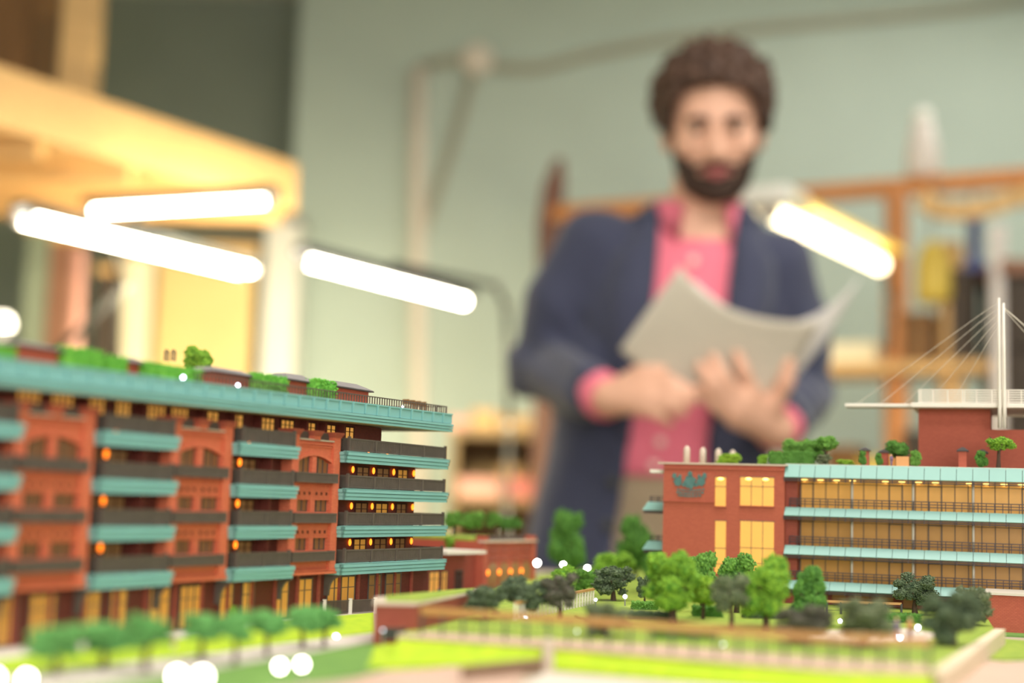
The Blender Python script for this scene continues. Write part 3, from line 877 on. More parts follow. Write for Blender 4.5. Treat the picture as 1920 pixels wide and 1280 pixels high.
# ------------- brick bays
def bay(x0, x1):
    b = bpy.data.objects.new('brick_bay', None)
    b.empty_display_size = .01
    COL.objects.link(b)
    b.parent = LB
    b.location = (x0, 0, 0)
    wd = x1 - x0
    pl = .0068
    ctr = wd / 2
    yf, yw = .0042, .0058        # pilaster face, wall face
    m = MB()
    for xx in (0, wd - pl):
        MB().box(xx, xx + pl, yf, .020, .0254, .1050).build('pilaster', 'brick_orange', b)
    for xx, cw in ((-.0004, pl + .0008), (wd - pl - .0004, pl + .0008), (ctr - .0034, .0068)):
        m = MB()
        for k, (e, z) in enumerate(((0, .1046), (.0005, .1056), (.001, .1066))):
            m.box(xx - e, xx + cw + e, yf - .0006 - e, .014, z, z + .001)
        m.build('cap', 'brick_red', b)
    MB().box(ctr - .0032, ctr + .0032, yf, .014, .1020, .1048).build('cap_stem', 'brick_orange', b)
    # walls: spandrels, base and the arched head
    m = MB()
    for z0, z1 in ((.0254, .0390), (.0460, .0610), (.0678, .0830)):
        m.box(pl, wd - pl, yw, .012, z0, z1)
    a, h0, h1 = (wd - 2 * pl) / 2, .0893, .0932
    top = .1020
    arc = []
    for k in range(13):
        tt = -1 + 2 * k / 12
        arc.append((ctr + a * tt, h0 + (h1 - h0) * (1 - tt * tt)))
    m.slab([(pl, top)] + arc + [(wd - pl, top)], yw, .012)
    m.build('spandrel_wall', 'brick_orange', b)
    m = MB()
    for k in range(12):
        (xa, za), (xb, zb) = arc[k], arc[k + 1]
        m.slab([(xa, za), (xb, zb), (xb, zb + .0019), (xa, za + .0019)], yw - .0007, yw + .001)
    m.build('arch_band', 'brick_orange', b)
    for xa, xb, ya, za, zb in ((pl, wd - pl, yw - .0012, .0995, .1003), (pl, wd - pl, yw - .0008, .0983, .0989), (0, wd, yf - .0010, .0254, .0268), (0, wd, yf - .0005, .0272, .0280)):
        MB().box(xa, xb, ya, .012, za, zb).build('cornice', 'brick_orange', b)
    MB().box(pl - .0003, wd - pl + .0003, yw - .0016, .014, .1018, .1026).build('coping', 'coping_pale', b)
    MB().box(ctr - .0021, ctr + .0021, yw - .0002, .014, .0390, .0930).build('centre_pier', 'brick_orange', b)
    # dentil courses and pierced squares
    for z in (.0735, .0515, .0310):
        m = MB()
        nn = 24
        for k in range(nn):
            xx = pl + (wd - 2 * pl) * (k + .2) / nn
            m.box(xx, xx + .0007, yw - .0006, yw, z + .0020, z + .0032)
        tag(m.build('dentil_course', 'brick_orange', b), None, kind='stuff')
    m = MB()
    for z in (.0707, .0487):
        for k in range(6):
            xx = pl + (wd - 2 * pl) * ((k + .75) / 6.9 + (.035 if k > 2 else -.02))
            for i in (0, 1):
                for j in (0, 1):
                    m.box(xx + i * .0009, xx + i * .0009 + .0007, yw - .0002, yw + .0001, z + j * .0009, z + j * .0009 + .0007)
    tag(m.build('pierced_squares', 'interior_dark', b), None, kind='stuff')
    # glazing
    for z0, z1 in ((.0390, .0460), (.0610, .0678), (.0830, .0932)):
        for s in (0, 1):
            xa = pl if s == 0 else ctr + .0021
            xb = ctr - .0021 if s == 0 else wd - pl
            f = MB()
            for k in range(4):
                xx = xa + (xb - xa) * k / 3
                f.box(xx - .0003, xx + .0003, .0080, .0092, z0, z1)
            f.box(xa, xb, .0080, .0092, z0, z0 + .0005)
            fo = f.build('window_frame', 'rail_black', b)
            for k in range(3):
                MB().box(xa + (xb - xa) * k / 3 + .0003, xa + (xb - xa) * (k + 1) / 3 - .0003, .0086, .0090, z0 + .0005, z1).build('pane', 'pane_dusk', b)
    # black boxes rails in front of the windows
    for z0 in (.0331, .0548, .0777):
        r = MB()
        railing(r, .0012, wd - pl + .0005, .0012, z0, z0 + .0056, .0013, .0009, top=.0008)
        for xx in (.0009, wd - pl + .0005):
            r.box(xx - .0005, xx + .0005, .0012, .0058, z0, z0 + .0056)
        r.box(.0012, wd - pl + .0005, .0012, .0058, z0, z0 + .0005)
        tag(r.build('window_railing', 'rail_black', b), None, kind='stuff')
    r = MB()
    for s in (0, 1):
        xa = pl if s == 0 else ctr + .0034
        xb = ctr - .0034 if s == 0 else wd - pl
        r.box(xa, xb, .008, .0090, .1026, .1070)
    r.build('parapet_screen', 'rail_black', b)
    return b
for x0, x1 in bays:
    bay(x0, x1)
# ------------- ground floor glazing and brackets
gpm = MB().box(0, .0024, 0, .0012, 0, .0245).mesh('ground_pier', 'brick_deep')
def px_x(px):
    return Lp(px, 1090, .013)[0]
for pa, pb, n in ((-40, 34, 4), (58, 106, 3), (157, 188, 2), (208, 238, 2), (281, 318, 2), (338, 376, 3), (412, 436, 2), (454, 476, 2), (514, 540, 2), (556, 584, 2), (613, 664, 4), (690, 713, 2), (722, 750, 2)):
    xa, xb = px_x(pa), px_x(pb)
    door_window(LB, xa, .013, .0012, xb - xa, .0212, n, 'amber_glass' if pa < 680 else 'pane_dusk', 'rail_black')
for xx in (.0868, .1363, .1905, .2400, .2945, .3430):
    pts = [(xx, .0245), (xx, .0235)]
    m = MB()
    prof = [(-.0002, .0254), (.0100, .0254), (.0100, .0240)]
    for k in range(7):
        a = PI / 2 * k / 6
        prof.append((.0100 - .0068 * math.sin(a), .0145 + .0085 * math.cos(a) if k < 6 else .0145))
    prof += [(.0030, .0120), (-.0002, .0120)]
    vs = [(xx, .013 - y, z) for y, z in prof] + [(xx + .0018, .013 - y, z) for y, z in prof]
    nn = len(prof)
    fs = [tuple(range(nn)), tuple(range(2 * nn - 1, nn - 1, -1))] + [(i, nn + i, nn + (i + 1) % nn, (i + 1) % nn) for i in range(nn)]
    m.add(vs, fs).build('bracket', 'rail_black', LB)
for k in range(22):
    inst(gpm, 'ground_pier', LB, (-.01 + k * .0216, .0118, 0))
# ------------- roof pavilions
def pavilion(pa, pb, ptop, yin, dep, roof=True):
    xa, zt = Lp(pa, ptop, yin)
    xb, _ = Lp(pb, ptop, yin)
    b = bpy.data.objects.new('roof_pavilion', None)
    b.empty_display_size = .01
    COL.objects.link(b)
    b.parent = LB
    b.location = (xa, yin, .1250)
    h = max(.004, zt - .1250)
    wd = xb - xa
    MB().box(.0012, wd - .0012, .0012, dep - .0012, 0, h * .72).build('wall', 'brick_red', b)
    m = MB()
    e = .001
    r0 = [(-e, -e), (wd + e, -e), (wd + e, dep + e), (-e, dep + e)]
    i = min(wd, dep) * .28
    ha = h * 1.02
    r1 = [(i, i), (wd - i, i), (wd - i, dep - i), (i, dep - i)]
    vs = [(x, y, h * .72) for x, y in r0] + [(x, y, h * .72 + .0008) for x, y in r0] + [(x, y, ha) for x, y in r1]
    fs = [(3, 2, 1, 0), (0, 1, 5, 4), (1, 2, 6, 5), (2, 3, 7, 6), (3, 0, 4, 7), (4, 5, 9, 8), (5, 6, 10, 9), (6, 7, 11, 10), (7, 4, 8, 11), (8, 9, 10, 11)]
    m.add(vs, fs).build('roof', 'roof_grey', b)
    MB().box(-e - .0003, wd + e + .0003, -e - .0003, dep + e + .0003, h * .70, h * .74).build('eaves', 'roof_edge_dark', b)
    return b
pavilion(34, 118, 635, .008, .03)
pavilion(238, 268, 668, .009, .012)
pavilion(402, 480, 685, .010, .022)
pavilion(540, 590, 698, .011, .018)
pavilion(632, 697, 712, .010, .024)
xa, zt = Lp(262, 677, .05)
xb, _ = Lp(345, 677, .05)
MB().box(xa, xb, .05, .065, .1250, zt).build('roof_wall', 'brick_red', LB)
# two little arched trellises
for px in (315, 328):
    xa, z0 = Lp(px - 4.5, 676, .05)
    xb, zt = Lp(px + 4.5, 656, .05)
    wd = xb - xa
    cx = (xa + xb) / 2
    zs = zt - wd / 2
    pts = [(xa, .051, z0)] + [(cx - wd / 2 * math.cos(PI * k / 8), .051, zs + wd / 2 * math.sin(PI * k / 8)) for k in range(9)] + [(xb, .051, z0)]
    m = MB().tube(pts, .00035, 5)
    for k in (-1, 0, 1):
        m.tube([(cx + k * wd * .22, .051, z0), (cx + k * wd * .22, .051, zs + wd * .3)], .0002, 4)
    m.tube([(xa, .051, zs), (xb, .051, zs)], .0002, 4)
    m.build('roof_trellis', 'metal_dark', LB)
# terrace furniture near the end of the roof
for k in range(4):
    m = MB()
    xx = .432 + k * .0075
    m.box(xx, xx + .005, .012, .017, .132, .1326)
    m.box(xx + .0003, xx + .0009, .0125, .013, .1270, .132)
    m.box(xx + .0041, xx + .0047, .0125, .013, .1270, .132)
    m.box(xx, xx + .0006, .012, .017, .1326, .135)
    m.build('roof_chair', 'wood_brown', LB)

# ================================================================== low brick house at the rear
q0, q1 = at(800, 1085, 1.03), at(1003, 1075, 1.17)
ang = math.atan2(q1[1] - q0[1], q1[0] - q0[0])
HB = thing('low_brick_house', 'low red brick model house with lit arches behind the long building', 'model building', (q0[0], q0[1], GZ), ang)
UH = np.array([math.cos(ang), math.sin(ang), 0])
NH = np.array([-math.sin(ang), math.cos(ang), 0])
OH = np.array([q0[0], q0[1], GZ])
def Hp(px, py, yin=0.0):
    v = ray(px, py)
    k = NH @ (OH + NH * yin - CAM) / (NH @ v)
    q = CAM + v * k - OH
    return float(q @ UH), float(q[2])
wl, _ = Hp(905, 1050)
wr, _ = Hp(1002, 1050)
_, ztop = Hp(950, 1014)
MB().box(wl, wr, 0, .12, 0, ztop).build('main_wall', 'brick_red', HB)
MB().box(wl - .075, wl, .006, .12, 0, ztop * .78).build('entrance_wall', 'brick_deep', HB)
for xx in (wl, wr - .006):
    MB().box(xx - .0005, xx + .006, -.0012, .006, 0, ztop + .004).build('pilaster', 'brick_red', HB)
MB().box(wl - .001, wr + .001, -.002, .004, ztop - .0008, ztop + .0006).build('coping', 'coping_pale', HB)
MB().box(wl + .006, wr - .006, .006, .008, ztop, ztop + .0038).build('parapet_screen', 'rail_black', HB)
MB().box(wl + .0, wr - .002, .012, .118, ztop, ztop + .0022).build('roof_lawn', 'lawn_turf', HB)
for k in range(4):
    xx = wl + .0075 + (wr - wl - .012) * k / 4
    ww = (wr - wl - .012) / 4 - .003
    for z in (ztop * .62, ztop * .78):
        f = MB().box(xx, xx + ww, -.0008, .0, z, z + .0044).build('upper_window', 'brick_deep', HB)
    prof = [(xx, .001), (xx + ww, .001)] + [(xx + ww / 2 + ww / 2 * math.cos(PI * j / 8), ztop * .40 + ww / 2 * math.sin(PI * j / 8)) for j in range(9)]
    o = MB().slab(prof[::-1], -.0008, 0).build('arched_window', 'pane_dusk', HB)
    s = MB().ball((xx - .0013, -.0013, ztop * .40), (.0014, .001, .0022), 8, 6).build('sconce', 'sconce_glow', HB, smooth=True)
xa, za = Hp(838, 1040, -.012)
xb, _ = Hp(912, 1040, -.012)
MB().box(xa, xb, -.012, .02, za, za + .0024).build('canopy', 'model_white', HB)
for pa, pb, mt in ((776, 792, 'amber_bright'), (804, 822, 'amber_bright'), (827, 837, 'amber_bright'), (853, 866, 'interior_dark')):
    xa, _ = Hp(pa, 1080, .006)
    xb, _ = Hp(pb, 1080, .006)
    door_window(HB, xa, .006, .001, xb - xa, .017, 2, mt, 'rail_black')

# ================================================================== garage block cut into the terrace
def gp(px, d):
    p = at(px, 1130, d)
    return (p[0], p[1])
G = [gp(703, .686), gp(782, .690), gp(897, .797), gp(905, .836), gp(705, .728)]
t = thing('garage_block', 'low red brick garage block with planted flat roof beside the terrace', 'model building', (G[0][0], G[0][1], GZ))
gl = [(x - G[0][0], y - G[0][1]) for x, y in G]
GT = .0195
MB().prism(gl, 0, GT).build('wall', 'brick_deep', t)
cg = (sum(p[0] for p in gl) / 5, sum(p[1] for p in gl) / 5)
def sc(f):
    return [(cg[0] + (x - cg[0]) * f, cg[1] + (y - cg[1]) * f) for x, y in gl]
MB().prism(sc(1.02), GT, GT + .0010).build('roof_edge', 'coping_pale', t)
MB().prism(sc(.82), GT + .001, GT + .0016).build('roof_lawn', 'lawn_turf', t)
ux, uy = gl[1][0] / math.hypot(*gl[1]), gl[1][1] / math.hypot(*gl[1])
w0, w1 = .0035, .0155
vs = [(ux * w0 + uy * .0006, uy * w0 - ux * .0006), (ux * w1 + uy * .0006, uy * w1 - ux * .0006), (ux * w1 - uy * .001, uy * w1 + ux * .001), (ux * w0 - uy * .001, uy * w0 + ux * .001)]
MB().prism(vs, .0035, .0095).build('gate', 'metal_dark', t)
MB().box(ux * w0, ux * w1, -.0016, -.0002, .0095, .0102).build('lintel', 'brick_red', t)

# ================================================================== office building on the right
AR = math.radians(-20)
UR = np.array([math.cos(AR), math.sin(AR), 0])
NR = np.array([-math.sin(AR), math.cos(AR), 0])
OR = np.array([.1914, .97, GZ])
def Rp(px, py, yin=0.0):
    v = ray(px, py)
    k = NR @ (OR + NR * yin - CAM) / (NR @ v)
    q = CAM + v * k - OR
    return float(q @ UR), float(q[2])
RB = thing('office_building', 'brick and glass model office building with pale teal canopies and tower', 'model building', OR, AR)
xl, ztp = Rp(1245, 869)
xm, _ = Rp(1471, 900)
XR = .30
zr = .1020                    # roof deck
bz = [.1017, .0726, .0470, .0237]  # upper edges of the canopies
# --- brick block with emblem
MB().box(xl, xm, .0, .13, .0, ztp).build('brick_block', 'brick_red', RB)
MB().box(xl - .004, xm + .002, -.0012, .131, ztp, ztp + .0011).build('coping', 'coping_pale', RB)
m = MB()
fz0 = Rp(1300, 941)[1]
fx1 = Rp(1340, 941)[0]
m.box(xl, fx1, -.0012, 0, fz0, fz0 + .0007)
m.box(xl, xm, -.0010, 0, ztp - .0032, ztp - .0022)
m.build('string_course', 'brick_red', RB)
MB().box(xl, fx1, -.0006, 0, fz0, Rp(1300, 886)[1]).build('sign_panel', 'brick_red', RB)
def amber(pa, pb, ya, yb, n, hb, mt):
    xa, z1 = Rp(pa, ya)
    xb, z0 = Rp(pb, yb)
    xb = Rp(pb, ya)[0]
    f = MB()
    f.box(xa - .0004, xb + .0004, -.0004, .0, z1 - .0002, z1 + .0004)
    for k in range(1, n):
        xx = xa + (xb - xa) * k / n
        f.box(xx - .0002, xx + .0002, -.0006, 0, z0, z1)
    for h in hb:
        zz = z0 + (z1 - z0) * h
        f.box(xa, xb, -.0006, 0, zz - .0002, zz + .0002)
    fo = f.build('window_frame', 'rail_black', RB)
    for k in range(n):
        MB().box(xa + (xb - xa) * k / n + .0002, xa + (xb - xa) * (k + 1) / n - .0002, -.0004, -.0001, z0, z1).build('pane', mt, fo)
    MB().box(xa - .0003, xb + .0003, -.0012, 0, z0 - .0007, z0).build('sill', 'brick_red', RB)
    return xa, xb, z0, z1
for pa, pb, n in ((1341, 1362, 1), (1388, 1452, 3)):
    xa, xb, z0, z1 = amber(pa, pb, 894, 949, n, (.68,), 'amber_bright')
    for k in range(max(1, n - 1)):
        MB().ball((xa + (xb - xa) * (k + .5) / max(1, n - 1), -.0007, z1 - .0012), (.0022, .0004, .0009), 10, 6).build('downlight', 'downlight_glow', RB, smooth=True)
    amber(pa, pb, 976, 1075, n, (.18, .48), 'amber_bright')
# emblem: three-lobed crest over a scroll, teal bronze, raised on the brick
def pz(cx, cy, k=4.266):
    return Rp(1180 + cx / k, 780 + cy / k)
em = MB()
def disc(pts, d=.0007):
    em.slab(pts[::-1], -.0006 - d, -.0006)
def star(cx, cy, rx, ry, n, seed):
    rd = random.Random(seed)
    x, z = pz(cx, cy)
    sx = abs(pz(cx + rx, cy)[0] - x)
    sz = abs(pz(cx, cy + ry)[1] - z)
    disc([(x + sx * math.cos(2 * PI * i / n) * (1 if i % 2 else .78) * rd.uniform(.9, 1.08), z + sz * math.sin(2 * PI * i / n) * (1 if i % 2 else .78)) for i in range(n)])
star(488, 526, 54, 62, 14, 1)
star(488, 462, 20, 26, 10, 2)
star(392, 522, 38, 42, 14, 3)
star(364, 476, 21, 26, 10, 4)
star(408, 482, 14, 20, 10, 5)
star(576, 522, 38, 42, 14, 6)
star(604, 476, 20, 28, 10, 7)
star(560, 482, 14, 20, 10, 8)
star(440, 548, 22, 18, 10, 9)
star(536, 548, 22, 18, 10, 10)
rd_ = random.Random(3)
for row, (yy, xa, xb) in enumerate(((588, 384, 592), (612, 380, 596), (634, 392, 584))):
    xx = xa
    while xx < xb:
        ww = rd_.uniform(8, 22)
        yo = yy + 10 * (1 - ((xx - 488) / 104) ** 2) - 4
        disc([pz(xx, yo - 7), pz(xx + ww, yo - 7), pz(xx + ww, yo + 7), pz(xx, yo + 7)])
        xx += ww + rd_.uniform(5, 10)
o = em.build('emblem', 'teal_bronze', RB)
o['label'] = 'teal crest emblem with three lobes over a scroll'
# side canopies left of the block, side pipe
for yc in (948, 1021):
    x0, z0 = Rp(1212, yc, .03)
    MB().add([(x0 - .0005, .02, z0 - .003), (xl, .02, z0 - .003), (xl, .026, z0 + .0030), (x0 + .002, .026, z0 + .0030), (x0 - .0005, .09, z0 - .003), (xl, .09, z0 - .003), (xl, .09, z0 + .003), (x0 + .002, .09, z0 + .003)],
             [(0, 1, 2, 3), (4, 7, 6, 5), (0, 4, 5, 1), (3, 2, 6, 7), (0, 3, 7, 4), (1, 5, 6, 2)]).build('side_canopy', 'teal_pale', RB)
    m = MB()
    for k in range(3):
        m.box(x0 + .003, xl, .030, .0306, z0 + .0032 + k * .0016, z0 + .0038 + k * .0016)
    for k in range(4):
        xx = x0 + .003 + (xl - x0 - .003) * k / 3
        m.box(xx - .0004, xx + .0004, .030, .0308, z0 + .003, z0 + .0072)
    m.box(x0, xl, .022, .0226, z0 - .0052, z0 - .0032)
    m.build('side_railing', 'rail_purple', RB)
x0, z0 = Rp(1220, 883, .01)
MB().box(x0, xl, .008, .016, z0 - .0012, z0 + .0012).build('side_beam', 'model_white', RB)
# --- glazed wing
yg = .018
MB().box(xm - .002, XR, yg + .0012, .13, .0, zr).build('glazed_core', 'brick_brown', RB)
MB().box(xm, xm + .008, .006, .13, .0, zr - .004).build('brick_return', 'brick_deep', RB)
pnl = .01016
xg0 = xm + .0085
npan = int((XR - xm) / pnl)
rise = (.0088, .0056, .0058, .0056)
for li, zt in enumerate(bz):
    h = rise[li]
    yb, yt = -.0018, .0034
    pm = MB()
    pm.add([(.0001, yb, -h), (pnl - .0002, yb, -h), (pnl - .0002, yt, 0), (.0001, yt, 0), (.0001, yb + .0009, -h - .0004), (pnl - .0002, yb + .0009, -h - .0004), (pnl - .0002, yt + .001, -.0006), (.0001, yt + .001, -.0006)],
           [(0, 1, 2, 3), (4, 7, 6, 5), (0, 4, 5, 1), (3, 2, 6, 7), (0, 3, 7, 4), (1, 5, 6, 2)])
    pme = pm.mesh('canopy_panel', 'teal_pale')
    for i in range(npan):
        inst(pme, 'canopy_panel', RB, (xm + i * pnl, 0, zt))
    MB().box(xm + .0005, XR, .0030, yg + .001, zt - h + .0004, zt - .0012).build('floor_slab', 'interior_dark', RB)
    m = MB()
    for k in range(2):
        m.box(xm - .0006, XR, -.0012 + k * .0012, -.0006 + k * .0012, zt - h - .0014 - k * .0012, zt - h - .0007 - k * .0012)
    for i in range(npan + 1):
        m.box(xm + i * pnl - .0003, xm + i * pnl + .0003, -.0010, .0004, zt - h - .0030, zt - h)
    m.build('gutter_bars', 'rail_purple', RB)
    if li > 0:
        m = MB()
        for k, zz in enumerate((.0024, .0042, .0060)):
            m.box(xm + .003, XR, .0045, .0051, zt + zz - .0003, zt + zz + .0003)
        for i in range(2 * npan):
            xx = xm + .003 + i * pnl / 2
            if xx < XR:
                m.box(xx - .00025, xx + .00025, .0045, .0051, zt - .0004, zt + .0060)
        for k in range(3):
            m.box(xm + .003, xm + .0036, .0045, yg, zt + .0021 + k * .0018, zt + .0027 + k * .0018)
        m.build('gallery_railing', 'rail_purple', RB)
gw = .00845
for li in range(3):
    z0 = bz[li + 1] - .0006
    z1 = bz[li] - rise[li] + .0004
    n = int((XR - xg0) / gw)
    f = MB()
    for k in range(n + 1):
        f.box(xg0 + k * gw - .00025, xg0 + k * gw + .00025, yg - .0008, yg, z0, z1)
    f.box(xg0, XR, yg - .0006, yg, z0 + (z1 - z0) * .80 - .0002, z0 + (z1 - z0) * .80 + .0002)
    fo = f.build('window_frame', 'rail_black', RB)
    pme = MB().box(.0003, gw - .0003, yg - .0004, yg + .0006, z0, z1).mesh('pane', 'amber_top' if li == 0 else 'amber_office')
    for k in range(n):
        inst(pme, 'pane', fo, (xg0 + k * gw, 0, 0))
    for k in (0, 7, 10, 17, 21):
        if k < n:
            d = MB()
            xx = xg0 + k * gw
            zz = z0 + (z1 - z0) * .78
            d.box(xx - .0004, xx + .0004, yg - .0014, yg, z0, zz)
            d.box(xx + gw - .0004, xx + gw + .0004, yg - .0014, yg, z0, zz)
            d.box(xx - .0004, xx + gw + .0004, yg - .0014, yg, zz, zz + .0008)
            d.build('door_frame', 'rail_black', RB)
    for k in (4.2, 8.9, 13.4, 17.9):
        xx = xg0 + k * gw
        MB().tube([(xx, .009, z0), (xx, .009, z1)], .0009, 8).build('column', 'model_cream', RB, smooth=True)
    if li == 0:
        for k in range(n):
            if k % 5 != 4:
                MB().ball((xg0 + (k * 1.28 + .3) * gw if (k * 1.28 + .3) * gw + xg0 < XR else XR - .004, yg - .0016, z1 - .0018), (.0021, .0007, .0010), 8, 6).build('downlight', 'downlight_glow', RB, smooth=True)
# ground floor of the wing
for k in range(14):
    MB().box(xg0 + k * .0155, xg0 + k * .0155 + .006, yg - .003, yg, 0, .0165).build('ground_pier', 'brick_deep', RB)
for k in range(13):
    MB().box(xg0 + k * .0155 + .006, xg0 + (k + 1) * .0155, yg - .0004, yg + .0006, 0, .0160).build('pane', 'pane_dusk', RB)
# podium wall at the right
xa, za = Rp(1848, 1114, -.05)
MB().box(xa, XR, -.05, -.0, 0, za).build('podium_wall', 'brick_red', RB)
MB().box(xa - .001, XR, -.0515, .0, za, za + .0014).build('coping', 'model_cream', RB)
# --- roof deck, tower, mast
MB().box(xm, XR, .0034, .13, zr - .002, zr).build('roof_deck', 'model_cream', RB)
yt_ = .05
tx0, tz1 = Rp(1722, 766, yt_)
tx1, tz2 = Rp(1857, 805, yt_)
MB().box(tx0, tx1, yt_, .12, zr, tz1).build('tower_wall', 'brick_red', RB)
MB().box(tx1, XR, yt_, .12, zr, tz2).build('tower_low_wall', 'brick_red', RB)
dx0, dz = Rp(1582, 760, yt_ - .012)
MB().box(dx0, tx0 - .004, yt_ - .006, yt_ + .010, tz1 + .0006, tz1 + .0030).build('deck_beam', 'model_white', RB, bevel=.0004)
MB().box(tx0 - .004, XR, yt_ - .014, .125, tz1, tz1 + .0032).build('deck', 'model_white', RB, bevel=.0004)
# ladder-like railing on the deck
m = MB()
rx0 = Rp(1723, 745, yt_ - .012)[0]
rh = Rp(1723, 731, yt_ - .012)[1] - tz1 - .0032
for k in range(6):
    zz = tz1 + .0032 + rh * (k + .6) / 5.6
    m.box(rx0, XR, yt_ - .0128, yt_ - .0116, zz - .0004, zz + .0004)
k = 0
xx = rx0
while xx < XR:
    m.box(xx - .0004, xx + .0004, yt_ - .0126, yt_ - .0116, tz1 + .003, tz1 + .0032 + rh)
    if k % 3 == 0:
        m.box(xx + .001, xx + .0018, yt_ - .0126, yt_ - .0116, tz1 + .003, tz1 + .0032 + rh)
    xx += .0095
    k += 1
tag(m.build('deck_railing', 'model_white', RB), None, kind='stuff')
ym = yt_ - .0165
mx, mz = Rp(1873, 558, ym)
mx2, mz2 = Rp(1882, 568, ym)
zb = Rp(1873, 806, ym)[1]
for xx, zz in ((mx, mz), (mx2, mz2)):
    MB().tube([(xx, ym, tz2), (xx, ym, tz1), (xx, ym, (tz1 + zz) / 2), (xx, ym, zz)], [.0013, .0013, .0011, .0007], 8).build('mast', 'model_white', RB, smooth=True)
m = MB()
xs = (1600, 1645, 1690, 1735, 1780)
for i, px in enumerate(xs):
    x1, _ = Rp(px, 757, ym)
    f = .97 - i * .05
    MB().tube([(mx, ym, tz1 + (mz - tz1) * f), (x1, yt_ + .002, tz1 + .003)], .00016, 4).build('stay_cable', 'model_cream', RB)
MB().tube([(mx2, ym, mz2 - .003), (mx2 + .07, ym + .02, tz1 + .003)], .0004, 5).build('stay_cable', 'model_cream', RB)
MB().tube([(mx2, ym, mz2 - .004), (mx2 + .055, ym + .03, tz1 + .003)], .0002, 5).build('stay_cable', 'model_cream', RB)
# small roof chimneys and pale vent posts
for px, top, yin in ((1622, 838, .02), (1658, 842, .028), (1805, 838, .02), (1842, 842, .03)):
    x, z = Rp(px, top, yin)
    h = z - zr
    c = bpy.data.objects.new('chimney', None)
    c.empty_display_size = .01
    COL.objects.link(c)
    c.parent = RB
    c.location = (x, yin, zr)
    MB().box(-.0026, .0026, -.0026, .0026, 0, h * .82).build('shaft', 'brick_red', c)
    MB().add([(-.0038, -.0038, h * .78), (.0038, -.0038, h * .78), (.0038, .0038, h * .78), (-.0038, .0038, h * .78), (-.0038, -.0038, h * .84), (.0038, -.0038, h * .84), (.0038, .0038, h * .84), (-.0038, .0038, h * .84), (-.0008, 0, h), (.0008, 0, h)],
             [(3, 2, 1, 0), (0, 1, 5, 4), (1, 2, 6, 5), (2, 3, 7, 6), (3, 0, 4, 7), (4, 5, 9, 8), (5, 6, 9), (6, 7, 8, 9), (7, 4, 8)]).build('cap', 'roof_edge_dark', c)
for px, top, yin in ((1288, 838, .02), (1318, 841, .04), (1347, 843, .06), (1374, 846, .08)):
    x, z = Rp(px, top, yin)
    MB().lathe([(.0024, 0), (.0023, (z - ztp) * .8), (.0016, (z - ztp) * .93), (.0004, z - ztp)], (x, yin, ztp + .0011), 10).build('vent_post', 'coping_pale', RB, smooth=True)
x, z = Rp(1693, 856, .016)
MB().box(x - .0042, x + .0042, .012, .02, zr, z).build('planter', 'figure_tan', RB)

